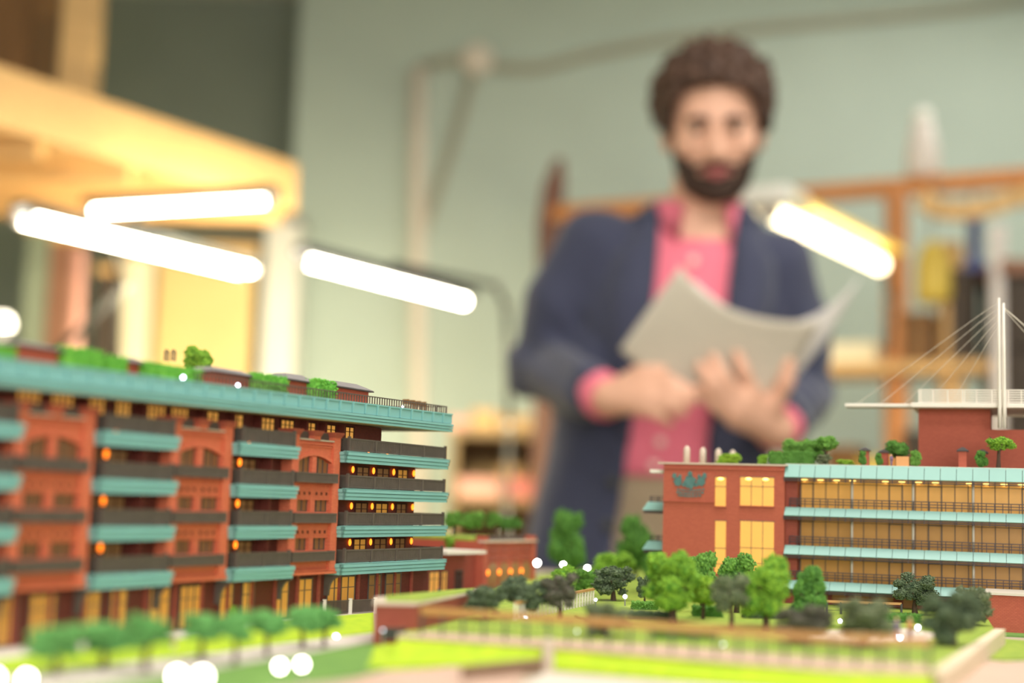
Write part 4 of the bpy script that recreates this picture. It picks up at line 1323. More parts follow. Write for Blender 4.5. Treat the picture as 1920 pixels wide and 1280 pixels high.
# ================================================================== trees, hedges, shrubs
def crumbs(m, pts, size, rd):
    for p in pts:
        s = size * rd.uniform(.6, 1.3)
        a = Vector((rd.uniform(-1, 1), rd.uniform(-1, 1), rd.uniform(-1, 1))).normalized()
        b = a.orthogonal().normalized()
        c = a.cross(b)
        p = Vector(p)
        vs = [p + a * s, p - a * s, p + b * s * .8, p - b * s * .8, p + c * s * .7, p - c * s * .7]
        m.add(vs, [(0, 2, 4), (0, 4, 3), (0, 3, 5), (0, 5, 2), (1, 4, 2), (1, 3, 4), (1, 5, 3), (1, 2, 5)])
def sphere_pts(n, rd):
    out = []
    for i in range(n):
        z = rd.uniform(-1, 1)
        a = rd.uniform(0, 2 * PI)
        r = math.sqrt(1 - z * z)
        out.append((r * math.cos(a), r * math.sin(a), z))
    return out
def crown(shape, seed):
    """unit crown: x,y within +-.5, z 0..1"""
    rd = random.Random(seed)
    cl = []
    if shape == 'round':
        for i in range(17):
            z = rd.uniform(.16, .84)
            r = .36 * math.sqrt(max(.05, 1 - ((z - .45) / .52) ** 2))
            a = rd.uniform(0, 2 * PI)
            q = rd.uniform(.5, 1)
            cl.append((r * q * math.cos(a), r * q * math.sin(a), z, rd.uniform(.13, .19)))
        cl.append((0, 0, .5, .3))
    elif shape == 'cone':
        for i in range(20):
            z = rd.uniform(.08, .9)
            r = .40 * (1 - z) ** .75 + .02
            a = rd.uniform(0, 2 * PI)
            cl.append((r * math.cos(a) * .85, r * math.sin(a) * .85, z, .10 + .09 * (1 - z)))
        cl += [(0, 0, .3, .27), (0, 0, .6, .19), (0, 0, .88, .09)]
    elif shape == 'oval':
        for i in range(20):
            z = rd.uniform(.1, .9)
            r = .34 * math.sqrt(max(.05, 1 - ((z - .45) / .55) ** 2))
            a = rd.uniform(0, 2 * PI)
            cl.append((r * math.cos(a), r * math.sin(a), z, rd.uniform(.12, .16)))
        cl += [(0, 0, .3, .27), (0, 0, .6, .25)]
    elif shape == 'dense':      # many fine sprigs, dark model trees
        for i in range(24):
            z = rd.uniform(.12, .88)
            r = .38 * math.sqrt(max(.05, 1 - ((z - .5) / .52) ** 2))
            a = rd.uniform(0, 2 * PI)
            q = rd.uniform(.6, 1.05)
            cl.append((r * q * math.cos(a), r * q * math.sin(a), z, rd.uniform(.10, .15)))
        cl.append((0, 0, .5, .3))
    elif shape == 'umbrella':
        for i in range(16):
            a = rd.uniform(0, 2 * PI)
            q = rd.uniform(.2, 1)
            cl.append((.36 * q * math.cos(a), .36 * q * math.sin(a), .35 + .45 * math.sqrt(1 - q * q * .9) + rd.uniform(-.1, .05), rd.uniform(.11, .16)))
        cl.append((0, 0, .5, .28))
    m = MB()
    for cx, cy, cz, r in cl:
        m.ball((cx, cy, cz), (r * .8, r * .8, r * .8), 8, 5)
    fine = shape == 'dense'
    for i, (cx, cy, cz, r) in enumerate(cl):
        pts = []
        for p in sphere_pts(int((120 if fine else 70) * (r / .15) ** 2), rd):
            k = r * rd.uniform(.80, 1.12)
            q = (cx + p[0] * k, cy + p[1] * k, cz + p[2] * k)
            if all(j == i or (q[0] - c[0]) ** 2 + (q[1] - c[1]) ** 2 + (q[2] - c[2]) ** 2 > (c[3] * .85) ** 2 for j, c in enumerate(cl)):
                pts.append(q)
        crumbs(m, pts, .030 if fine else .046, rd)
    return m
CR = {}
def crown_mesh(shape, var, mt):
    key = (shape, var)
    if key not in CR:
        CR[key] = crown(shape, 11 * var + len(shape))
    k2 = (shape, var, mt)
    if k2 not in CR:
        CR[k2] = CR[key].mesh('crown', mt)
    return CR[k2]
TRUNK = {}
def trunk_mesh(n):
    if n not in TRUNK:
        rd = random.Random(40 + n)
        m = MB().tube([(0, 0, 0), (.02, 0, .3), (0, .02, .62), (.01, 0, 1.0)], [.085, .062, .055, .03], 7)
        for k in range(5):
            a = 2 * PI * k / 5 + n
            z = .52 + .07 * k
            m.tube([(0, 0, z), (.22 * math.cos(a), .22 * math.sin(a), z + .2), (.36 * math.cos(a), .36 * math.sin(a), z + .34)], [.04, .026, .012], 5)
        TRUNK[n] = m.mesh('trunk', 'bark')
    return TRUNK[n]
def tree(px, ytop, ybase, wpx, shape, mt, label, z=None, loc=None, trunk=.3, group=None, name='model_tree', var=None, dpos=None):
    if loc is None:
        loc = on(px, ybase, z)
    d = loc[1]
    v = ray(px, ytop)
    h = (CZ + v[2] / v[1] * d) - loc[2]
    wd = wpx / FPX * d * (1.12 if shape == 'dense' else 1.16)
    i = var if var is not None else (int(px) % 3)
    t = thing(name, label, 'model tree' if name == 'model_tree' else 'model shrub', loc, (px * 1.7) % 6.28, group)
    if trunk > 0:
        inst(trunk_mesh(i), 'trunk', t, (0, 0, 0), (0, 0, 0), (wd * .85, wd * .85, h * (trunk + .42)))
    inst(crown_mesh(shape, i, mt), 'crown', t, (0, 0, h * trunk), (0, 0, 0), (wd, wd, h * (1 - trunk)))
    return t
g = 'street trees along the pavement'
tree(105, 1165, 1268, 105, 'round', 'leaf_street', 'leftmost blurred green street tree on the pavement', GZ, group=g, trunk=.34)
tree(192, 1160, 1256, 96, 'round', 'leaf_street', 'second street tree from the left, crown touching its neighbour', GZ, group=g, trunk=.34)
tree(272, 1150, 1262, 92, 'round', 'leaf_street', 'third street tree from the left with wide crown and bare stem', GZ, group=g, trunk=.36)
tree(376, 1148, 1240, 80, 'round', 'leaf_street', 'fourth street tree from the left, standing alone by bright lamps', GZ, group=g, trunk=.40)
tree(440, 1143, 1246, 66, 'round', 'leaf_street', 'fifth street tree from the left before the amber shop windows', GZ, group=g, trunk=.40)
tree(500, 1144, 1232, 66, 'round', 'leaf_street', 'sixth street tree from the left with dark trunk', GZ, group=g, trunk=.40)
tree(566, 1136, 1218, 62, 'round', 'leaf_street', 'seventh street tree from the left, second from the garage', GZ, group=g, trunk=.36)
tree(608, 1136, 1216, 58, 'round', 'leaf_street', 'rightmost street tree, nearest to the brick garage', GZ, group=g, trunk=.36)
g = 'shrubs at the foot of the long building'
sh = 'model_shrub'
tree(300, 1132, 1178, 34, 'oval', 'leaf_yellow', 'yellow green upright shrub at the long building, behind the third street tree', GZ, trunk=0, name=sh, group=g)
tree(428, 1136, 1172, 32, 'oval', 'leaf_yellow', 'yellow green shrub behind the fifth street tree', GZ, trunk=0, name=sh, group=g)
tree(404, 1136, 1166, 24, 'round', 'leaf_mid', 'small dark green shrub at the wall behind the fifth street tree', GZ, trunk=0, name=sh, group=g)
tree(590, 1117, 1142, 18, 'dense', 'leaf_dark', 'small grey green shrub beside the yellow figure', GZ, trunk=0, name=sh, group=g)
tree(620, 1127, 1142, 20, 'round', 'leaf_fresh', 'lowest shrub behind the mesh fence', GZ, trunk=0, name=sh, group=g)
tree(659, 1110, 1134, 26, 'round', 'leaf_mid', 'round green shrub behind the fence below the wide amber window', GZ, trunk=0, name=sh, group=g)
tree(693, 1111, 1132, 22, 'round', 'leaf_fresh', 'round pale green shrub beside the garage corner behind the fence', GZ, trunk=0, name=sh, group=g)
tree(731, 1104, 1124, 20, 'round', 'leaf_mid', 'small green shrub peeking over the garage roof', GZ, trunk=0, name=sh, group=g)
tree(814, 1088, 1116, 16, 'cone', 'leaf_mid', 'small cone shrub at the entrance of the low brick house', GZ, trunk=0, name=sh, group=g)
g = 'bright green trees of the park'
tree(1262, 1037, 1170, 110, 'oval', 'leaf_light', 'largest bright green tree in the park with full yellowish crown', TZ, trunk=.16, group=g, var=0)
tree(1316, 1031, 1150, 58, 'round', 'leaf_fresh', 'tall tree just behind the largest bright green tree, in front of brick wall', TZ, trunk=.22, group=g, var=1)
tree(1381, 1036, 1150, 66, 'round', 'leaf_fresh', 'round tree before the large amber window of the office building', TZ, trunk=.22, group=g, var=2)
tree(1318, 1074, 1164, 50, 'round', 'leaf_yellow', 'small yellow green tree right beside the largest tree', TZ, trunk=.34, group=g, var=0)
tree(1371, 1074, 1180, 70, 'round', 'leaf_olive', 'dull green small tree with thick trunk in the middle of the park', TZ, trunk=.30, group=g, var=1)
tree(1436, 1044, 1180, 92, 'oval', 'leaf_light', 'bright tree right of the dull tree, with two slim trunks', TZ, trunk=.17, group=g, var=2)
tree(1519, 1057, 1172, 76, 'cone', 'leaf_mid', 'pointed green tree before the teal canopies', TZ, trunk=.10, group=g, var=0)
g = 'dark trees of the park'
tree(1150, 1058, 1126, 76, 'dense', 'leaf_dark', 'crisp dark bushy tree left of the largest bright green tree', TZ, trunk=.16, group=g, var=0)
tree(1208, 1078, 1132, 30, 'dense', 'leaf_dark', 'narrow dark tree tucked behind the largest bright green tree', TZ, trunk=.2, group=g, var=1)
tree(1050, 1072, 1160, 72, 'dense', 'leaf_grey', 'grey brown bushy tree with thick trunk beside the slanting railing', TZ, trunk=.24, group=g, var=1)
tree(980, 1080, 1158, 84, 'dense', 'leaf_dark', 'dark tree above the garage, left of the grey brown tree', TZ, trunk=.15, group=g, var=2)
tree(910, 1094, 1162, 76, 'dense', 'leaf_dark', 'leftmost dark bushy tree above the garage wall', TZ, trunk=.1, group=g, var=0)
tree(1134, 1126, 1192, 88, 'dense', 'leaf_olive', 'low blurred olive shrub behind the wooden handrail', TZ, trunk=.05, name=sh, group=g, var=1)
tree(1510, 1131, 1206, 100, 'dense', 'leaf_grey', 'low grey brown shrub before the pointed green tree', TZ, trunk=.05, name=sh, group=g, var=2)
tree(1618, 1116, 1212, 112, 'dense', 'leaf_olive', 'wide olive tree left of the two standing figures', TZ, trunk=.14, group=g, var=0)
tree(1716, 1073, 1152, 78, 'dense', 'leaf_dark', 'dark tree with stem right behind the two standing figures', TZ, trunk=.2, group=g, var=1)
tree(1787, 1104, 1210, 104, 'dense', 'leaf_dark', 'big dark shrub tree right of the two standing figures', TZ, trunk=.04, group=g, var=2)
tree(1824, 1095, 1172, 68, 'dense', 'leaf_olive', 'dark tree at the right end of the park terrace', TZ, trunk=.1, group=g, var=0)
g = 'trees at the back of the park'
tree(1064, 962, 1078, 66, 'oval', 'leaf_mid', 'tall egg shaped tree in front of the man\'s jacket', TZ, trunk=.06, group=g, var=1)
tree(1190, 970, 1084, 60, 'oval', 'leaf_mid', 'tall slim tree in front of the man\'s trousers', TZ, trunk=.10, group=g, var=2)
tree(1150, 1030, 1098, 72, 'round', 'leaf_light', 'bright round tree between the two tall back trees', TZ, trunk=.1, group=g, var=0)
tree(1058, 1058, 1118, 50, 'round', 'leaf_light', 'green tree behind the grey brown tree', TZ, trunk=.1, group=g, var=1)
tree(1096, 1066, 1116, 54, 'round', 'leaf_fresh', 'green tree left of the crisp dark tree', TZ, trunk=.1, group=g, var=2)
tree(1228, 1030, 1092, 44, 'round', 'leaf_mid', 'dark green tree at the left corner of the office building', TZ, trunk=.1, group=g, var=0)
# trees on the roof of the low brick house
g = 'trees on the roof of the low brick house'
for px, tp, wd, lb in ((850, 957, 34, 'leftmost roof tree of the low brick house, beside the balcony ends'), (888, 956, 40, 'second roof tree of the low brick house with clear stem'),
                       (926, 960, 30, 'third roof tree of the low brick house'), (945, 966, 26, 'fourth roof tree of the low brick house'), (964, 968, 26, 'rightmost roof tree of the low brick house')):
    yin = .05
    hx, hz = Hp(px, 1000, yin)
    loc = OH + UH * hx + NH * yin
    loc[2] = GZ + (ztop + .0022 if hx > wl else ztop * .78)
    tree(px, tp, 0, wd, 'round', 'leaf_fresh' if px < 930 else 'leaf_mid', lb, loc=loc, trunk=.28, group=g)
hx, hz = Hp(846, 1020, .03)
loc = OH + UH * hx + NH * .03
loc[2] = GZ + ztop * .78
tree(846, 1003, 0, 30, 'round', 'leaf_light', 'light green bush on the low roof below the leftmost roof tree', loc=loc, trunk=0, name=sh)
# hedges
def hedge(name, label, o, ux, nx, x0, x1, y0, y1, z0, z1, mt='hedge_green', group=None, seed=1):
    rd = random.Random(seed)
    loc = o + ux * ((x0 + x1) / 2) + nx * ((y0 + y1) / 2)
    t = thing(name, label, 'model hedge', (loc[0], loc[1], z0), math.atan2(ux[1], ux[0]), group)
    a, b, h = (x1 - x0) / 2, (y1 - y0) / 2, z1 - z0
    MB().box(-a * .93, a * .93, -b * .85, b * .85, 0, h * .9).build('core', mt, t)
    m = MB()
    n = int(min(1600, max(160, (a * h * 2 + a * b * 2) / (.0011 ** 2))))
    pts = []
    for i in range(n):
        f = rd.random()
        if f < .42:
            pts.append((rd.uniform(-a, a), -b * rd.uniform(.85, 1), rd.uniform(0, h)))
        elif f < .8:
            pts.append((rd.uniform(-a, a), rd.uniform(-b, b), h * rd.uniform(.9, 1)))
        else:
            pts.append((a * rd.choice((-1, 1)) * rd.uniform(.92, 1), rd.uniform(-b, b), rd.uniform(0, h)))
    crumbs(m, pts, .00085, rd)
    tag(m.build('foliage', mt, t), None, kind='stuff')
    return t
gh = 'clipped hedges on the roof of the long building'
for i, (pa, pb, tp, lb) in enumerate(((-20, 26, 650, 'clipped hedge at the far left end of the roof'), (122, 190, 652, 'blurred clipped hedge right of the leftmost roof pavilion'), (200, 236, 669, 'short clipped bush between two small roof pavilions'),
                                      (270, 378, 681, 'longest clipped hedge on the roof, below the arched trellises'), (478, 538, 702, 'clipped hedge between two grey roofed roof pavilions'), (588, 628, 713, 'clipped bush left of the last roof pavilion'))):
    x0, z1 = Lp(pa, tp - 4, .007)
    x1, _ = Lp(pb, tp, .007)
    hedge('roof_hedge', lb, OL, UL, NL, x0, x1, .005, .014, GZ + .1250, GZ + z1, group=gh, seed=i)
x0, z1 = Lp(372, 688, .045)
loc = OL + UL * x0 + NL * .045
loc[2] = GZ + .1250
tree(371, 648, 0, 54, 'round', 'leaf_light', 'single round tree on the roof of the long building', loc=loc, trunk=.3)
# office roof planting
def roof_tree(px, tp, wd, shape, mt, lb, yin, trunk=.3, z=zr, name='model_tree'):
    x, _ = Rp(px, 860, yin)
    loc = OR + UR * x + NR * yin
    loc[2] = GZ + z
    tree(px, tp, 0, wd, shape, mt, lb, loc=loc, trunk=trunk, name=name, group='planting on the office roof')
roof_tree(1549, 815, 46, 'umbrella', 'leaf_fresh', 'umbrella shaped tree on the office roof left of the chimneys', .02, .35)
roof_tree(1521, 820, 40, 'round', 'leaf_fresh', 'green tree on the office roof left of the umbrella shaped tree', .04, .2)
roof_tree(1490, 822, 44, 'round', 'leaf_fresh', 'leftmost round tree on the office roof, before the man', .05, .2)
roof_tree(1545, 850, 28, 'dense', 'leaf_olive', 'small brownish bush under the umbrella shaped tree', .010, 0, name=sh)
roof_tree(1584, 860, 30, 'round', 'leaf_yellow', 'flat yellow bush on the office roof', .02, 0, name=sh)
roof_tree(1682, 825, 40, 'round', 'leaf_mid', 'green tree in the orange planter on the office roof', .03, .3)
roof_tree(1716, 845, 22, 'oval', 'leaf_fresh', 'green bush right of the orange planter at the tower wall', .016, 0, name=sh)
roof_tree(1618, 846, 14, 'oval', 'leaf_mid', 'slim green bush left of the first chimney', .010, 0, name=sh)
roof_tree(1648, 850, 14, 'oval', 'leaf_mid', 'slim dark bush between the two left chimneys', .016, 0, name=sh)
roof_tree(1840, 846, 22, 'oval', 'leaf_mid', 'green bush left of the roof tree at the right frame edge', .012, 0, name=sh)
roof_tree(1872, 816, 56, 'umbrella', 'leaf_light', 'wide crowned tree with bare stem on the office roof at right', .010, .42)
roof_tree(1368, 848, 42, 'round', 'leaf_yellow', 'yellow green bush on the brick block beside the vent posts', .03, 0, z=ztp, name=sh)
roof_tree(1431, 850, 20, 'round', 'leaf_light', 'small green bush on the brick block at its right end', .03, 0, z=ztp, name=sh)
x0, z1 = Rp(1442, 846, .014)
x1, _ = Rp(1528, 846, .014)
hedge('roof_hedge', 'dense green hedge on the edge of the office roof', OR, UR, NR, x0, x1, .010, .024, GZ + zr, GZ + z1, 'leaf_mid', seed=9)
# park hedges
EX, EY = np.array([1.0, 0, 0]), np.array([0, 1.0, 0])
def park_hedge(pa, pb, tp, bs, lb, mt='leaf_mid', seed=1):
    a, b = on(pa, bs, TZ), on(pb, bs, TZ)
    d = a[1]
    h = (CZ + ray(pa, tp)[2] / ray(pa, tp)[1] * d) - TZ
    hedge('park_hedge', lb, np.array([0, 0, 0.0]), EX, EY, a[0], b[0], d, d + .012, TZ, TZ + h, mt, group='low hedges in the park', seed=seed)
park_hedge(1300, 1352, 1136, 1160, 'low grey green hedge between the trunks of the park trees', 'leaf_mid', 3)
park_hedge(1180, 1255, 1146, 1164, 'low dark hedge at the foot of the largest bright green tree', 'leaf_dark', 4)
park_hedge(1185, 1232, 1128, 1142, 'flowering hedge bed left of the largest bright green tree', 'leaf_fresh', 5)
park_hedge(1645, 1720, 1150, 1166, 'low green hedge behind the two standing figures', 'leaf_mid', 6)
park_hedge(1225, 1340, 1182, 1196, 'long low hedge just behind the wooden handrail', 'leaf_mid', 7)
park_hedge(1395, 1470, 1146, 1163, 'low dark hedge behind the tree with two slim trunks', 'leaf_dark', 8)

# ================================================================== handrails, fence
def handrail(label, pts, zg, post=.0118, n=8, rail='handrail_wood', pm='metal_dark', wd=.0022, thin=.0006, th=.0014):
    a = Vector(pts[0])
    t = thing('handrail', label, 'model railing', a)
    L = [Vector(p) - a for p in pts]
    MB_ = MB()
    for i in range(len(L) - 1):
        MB_.beam(L[i] + Vector((0, 0, post)), L[i + 1] + Vector((0, 0, post)), wd, th)
    MB_.build('top_bar', rail, t)
    pmesh = MB().box(-thin, thin, -thin, thin, 0, post).mesh('post', pm)
    bars = MB()
    for i in range(len(L) - 1):
        k = max(1, round((L[i + 1] - L[i]).length / n))
        for j in range(k + (1 if i == len(L) - 2 else 0)):
            inst(pmesh, 'post', t, L[i].lerp(L[i + 1], j / k))
        for z in (.3, .55, .78):
            bars.beam(L[i] + Vector((0, 0, post * z)), L[i + 1] + Vector((0, 0, post * z)), .0002, .0002)
    bars.build('wire', pm, t)
    return t
handrail('long brown wooden handrail along the front edge of the park terrace', [on(x, y, TZ + .0005) for x, y in ((790, 1194), (1027, 1210), (1300, 1232), (1560, 1252), (1742, 1258))], TZ, n=.0095, wd=.0036, th=.0030, thin=.00055)
handrail('short slanting handrail with pale posts beside the crisp dark tree', [on(x, y, TZ) for x, y in ((965, 1164), (1030, 1150), (1112, 1132))], TZ, post=.0092, n=.0065, pm='model_white', wd=.0016)
handrail('thin wooden handrail before the teal canopies of the office building', [on(x, y, TZ) for x, y in ((1550, 1150), (1630, 1153), (1690, 1155))], TZ, post=.0075, n=.009, wd=.0012)
# mesh fence with white posts
a, b = on(505, 1160, GZ), on(703, 1150, GZ)
t = thing('mesh_fence', 'dark wire mesh fence with white posts before the long building', 'model fence', a)
L = Vector(b) - Vector(a)
n = 4
for k in range(n + 1):
    p = L * (k / n)
    MB().box(p.x - .0011, p.x + .0011, p.y - .0011, p.y + .0011, 0, .0098).build('post', 'model_white', t)
for k in range(n):
    p, q = L * ((k + .03) / n), L * ((k + .97) / n)
    m = MB()
    nn = 20
    hh = .0072
    for i in range(-6, nn):
        for s in (0, 1):
            f0, f1 = i / nn, (i + 6) / nn
            z0, z1 = (0, hh) if s == 0 else (hh, 0)
            if f0 < 0:
                z0 = z0 + (z1 - z0) * (0 - f0) / (f1 - f0)
                f0 = 0
            if f1 > 1:
                z1 = z0 + (z1 - z0) * (1 - f0) / (f1 - f0)
                f1 = 1
            m.beam(p.lerp(q, f0) + Vector((0, 0, z0 + .0014)), p.lerp(q, f1) + Vector((0, 0, z1 + .0014)), .0003, .00034)
    m.beam(p + Vector((0, 0, hh + .0014)), q + Vector((0, 0, hh + .0014)), .0006, .0006)
    tag(m.build('wire_mesh', 'rail_black', t), None, kind='stuff')

# ================================================================== lamps with LEDs
def lamp(px, py, d, r, label, mt='led_glow', zg=GZ, group='little street lamps of the model'):
    p = at(px, py, d)
    t = thing('street_lamp', label, 'model lamp', (p[0], p[1], zg), 0, group)
    h = p[2] - zg
    MB().tube([(0, 0, 0), (0, 0, max(.002, h - r))], [.0006, .0004], 6).build('pole', 'metal_grey', t)
    MB().ball((0, 0, h), r, 10, 6).build('globe', mt, t, smooth=True)
    return t
for px, py, d, r, mt, zg, lb in (
    (-8, 1268, .49, .0012, 'led_glow', GZ, 'glowing street lamp cut by the left bottom corner'),
    (50, 1272, .49, .0014, 'led_glow', GZ, 'big glowing street lamp at the bottom left'),
    (193, 1254, .60, .0012, 'led_cool', GZ, 'small cool glowing lamp under the second street tree'),
    (349, 1237, .62, .0010, 'led_cool', GZ, 'small cool glowing lamp above the pair of big lamps'),
    (333, 1268, .47, .0014, 'led_glow', GZ, 'left one of the pair of biggest glowing lamps'),
    (380, 1268, .47, .0014, 'led_glow', GZ, 'right one of the pair of biggest glowing lamps'),
    (525, 1249, .54, .0012, 'led_glow', GZ, 'left one of the two glowing lamps on the dark lawn'),
    (566, 1245, .54, .0012, 'led_glow', GZ, 'right one of the two glowing lamps on the dark lawn'),
    (630, 1194, .72, .0012, 'led_cool', GZ, 'small glowing lamp beside the rightmost street tree'),
    (496, 1216, .70, .0007, 'led_cool', GZ, 'tiny lamp at the sixth street tree'),
    (718, 1181, .675, .0006, 'led_faint', GZ, 'tiny bluish lamp at the garage gate'),
    (1007, 1055, 1.12, .0022, 'led_glow', GZ, 'round glowing lamp at the right corner of the low brick house'),
    (1056, 1058, 1.10, .0016, 'led_glow', TZ, 'glowing lamp behind the grey brown tree'),
    (1101, 1065, 1.08, .0018, 'led_glow', TZ, 'glowing lamp at the foot of the tall slim tree'),
    (1117, 1060, 1.16, .0014, 'led_glow', TZ, 'second glowing lamp at the foot of the tall slim tree'),
    (1117, 1124, .88, .0010, 'led_cool', TZ, 'small cool lamp at the upper end of the slanting handrail'),
    (1172, 1118, .90, .0014, 'led_cool', TZ, 'small cool lamp under the crisp dark tree'),
    (985, 1159, .76, .0009, 'led_cool', TZ, 'small violet white lamp before the dark tree above the garage'),
    (1082, 1183, .68, .0005, 'led_faint', TZ, 'faint lamp behind the handrail under the olive shrub'),
    (1356, 1208, .66, .0007, 'led_faint', TZ, 'faint cool lamp on the path behind the handrail'),
    (1575, 1164, .80, .0008, 'led_cool', TZ, 'small cool lamp beside the wide olive tree'),
    (1686, 1193, .72, .0012, 'led_cool', TZ, 'cool glowing lamp at the feet of the standing figures'),
    (1721, 1176, .76, .0010, 'led_cool', TZ, 'cool glowing lamp right of the standing figures')):
    lamp(px, py, d, r, lb, mt, zg)
for px, py, lb in ((343, 713, 'tiny roof lamp under the longest roof hedge'), (446, 726, 'tiny roof lamp before the grey roofed pavilion'), (755, 762, 'tiny roof lamp at the terrace furniture')):
    x, z = Lp(px, py, -.0015)
    p = OL + UL * x + NL * (-.0015)
    t = thing('roof_lamp', lb, 'model lamp', (p[0], p[1], GZ + .1250), 0, 'roof lamps')
    MB().tube([(0, 0, 0), (0, 0, .0012)], .0004, 6).build('pole', 'metal_grey', t)
    MB().ball((0, 0, max(.0016, z - .1250)), .0007, 8, 6).build('globe', 'led_cool', t, smooth=True)

# ================================================================== tiny figures
def figure(px, ybase, hpx, zg, top, leg, label, loc=None, sit=False):
    if loc is None:
        loc = on(px, ybase, zg)
    h = hpx / FPX * loc[1]
    t = thing('person', label, 'model figure', loc, (px % 5) * .4, 'tiny model people')
    m = MB()
    for s in (-1, 1):
        m.tube([(s * .055 * h, 0, 0), (s * .06 * h, -.01 * h, .25 * h), (s * .05 * h, 0, .5 * h)], [.035 * h, .042 * h, .06 * h], 6)
    m.build('trousers', leg, t, smooth=True)
    m = MB().tube([(0, 0, .46 * h), (0, 0, .62 * h), (0, 0, .76 * h), (0, 0, .83 * h)], [.095 * h, .09 * h, .115 * h, .05 * h], 8)
    for s in (-1, 1):
        m.tube([(s * .11 * h, 0, .78 * h), (s * .15 * h, -.03 * h, .6 * h), (s * .13 * h, -.07 * h, .45 * h)], [.04 * h, .033 * h, .026 * h], 6)
    m.build('coat', top, t, smooth=True)
    MB().ball((0, -.01 * h, .91 * h), (.062 * h, .07 * h, .085 * h), 8, 6).build('head', 'skin', t, smooth=True)
    return t
figure(1681, 1204, 46, TZ, 'figure_violet', 'figure_rose', 'tiny figure in violet coat standing on the park path')
figure(1706, 1202, 44, TZ, 'figure_tan', 'figure_violet', 'tiny figure in tan coat standing beside the violet one')
figure(582, 1150, 24, GZ, 'figure_yellow', 'figure_yellow', 'tiny figure in yellow behind the mesh fence')
figure(525, 1160, 24, GZ, 'figure_white', 'figure_white', 'tiny pale figure at the left end of the mesh fence')
figure(495, 1164, 20, GZ, 'figure_rose', 'figure_tan', 'tiny rose figure walking before the long building')
figure(822, 1118, 18, GZ, 'figure_violet', 'figure_violet', 'tiny violet figure at the low brick house')
figure(912, 1092, 20, GZ, 'figure_white', 'figure_rose', 'tiny pale figure before the lit arches')
figure(462, 1205, 24, GZ, 'figure_white', 'figure_rose', 'tiny pale figure on the pavement between the street trees')
figure(325, 1222, 34, GZ, 'figure_rose', 'figure_white', 'tiny rose figure on the lime lawn beside the third street tree')
x, _ = Rp(1671, 860, .008)
p = OR + UR * x + NR * .008
p[2] = GZ + zr
figure(1671, 0, 22, 0, 'figure_violet', 'figure_violet', 'tiny violet figure on the office roof beside the planter', loc=p)

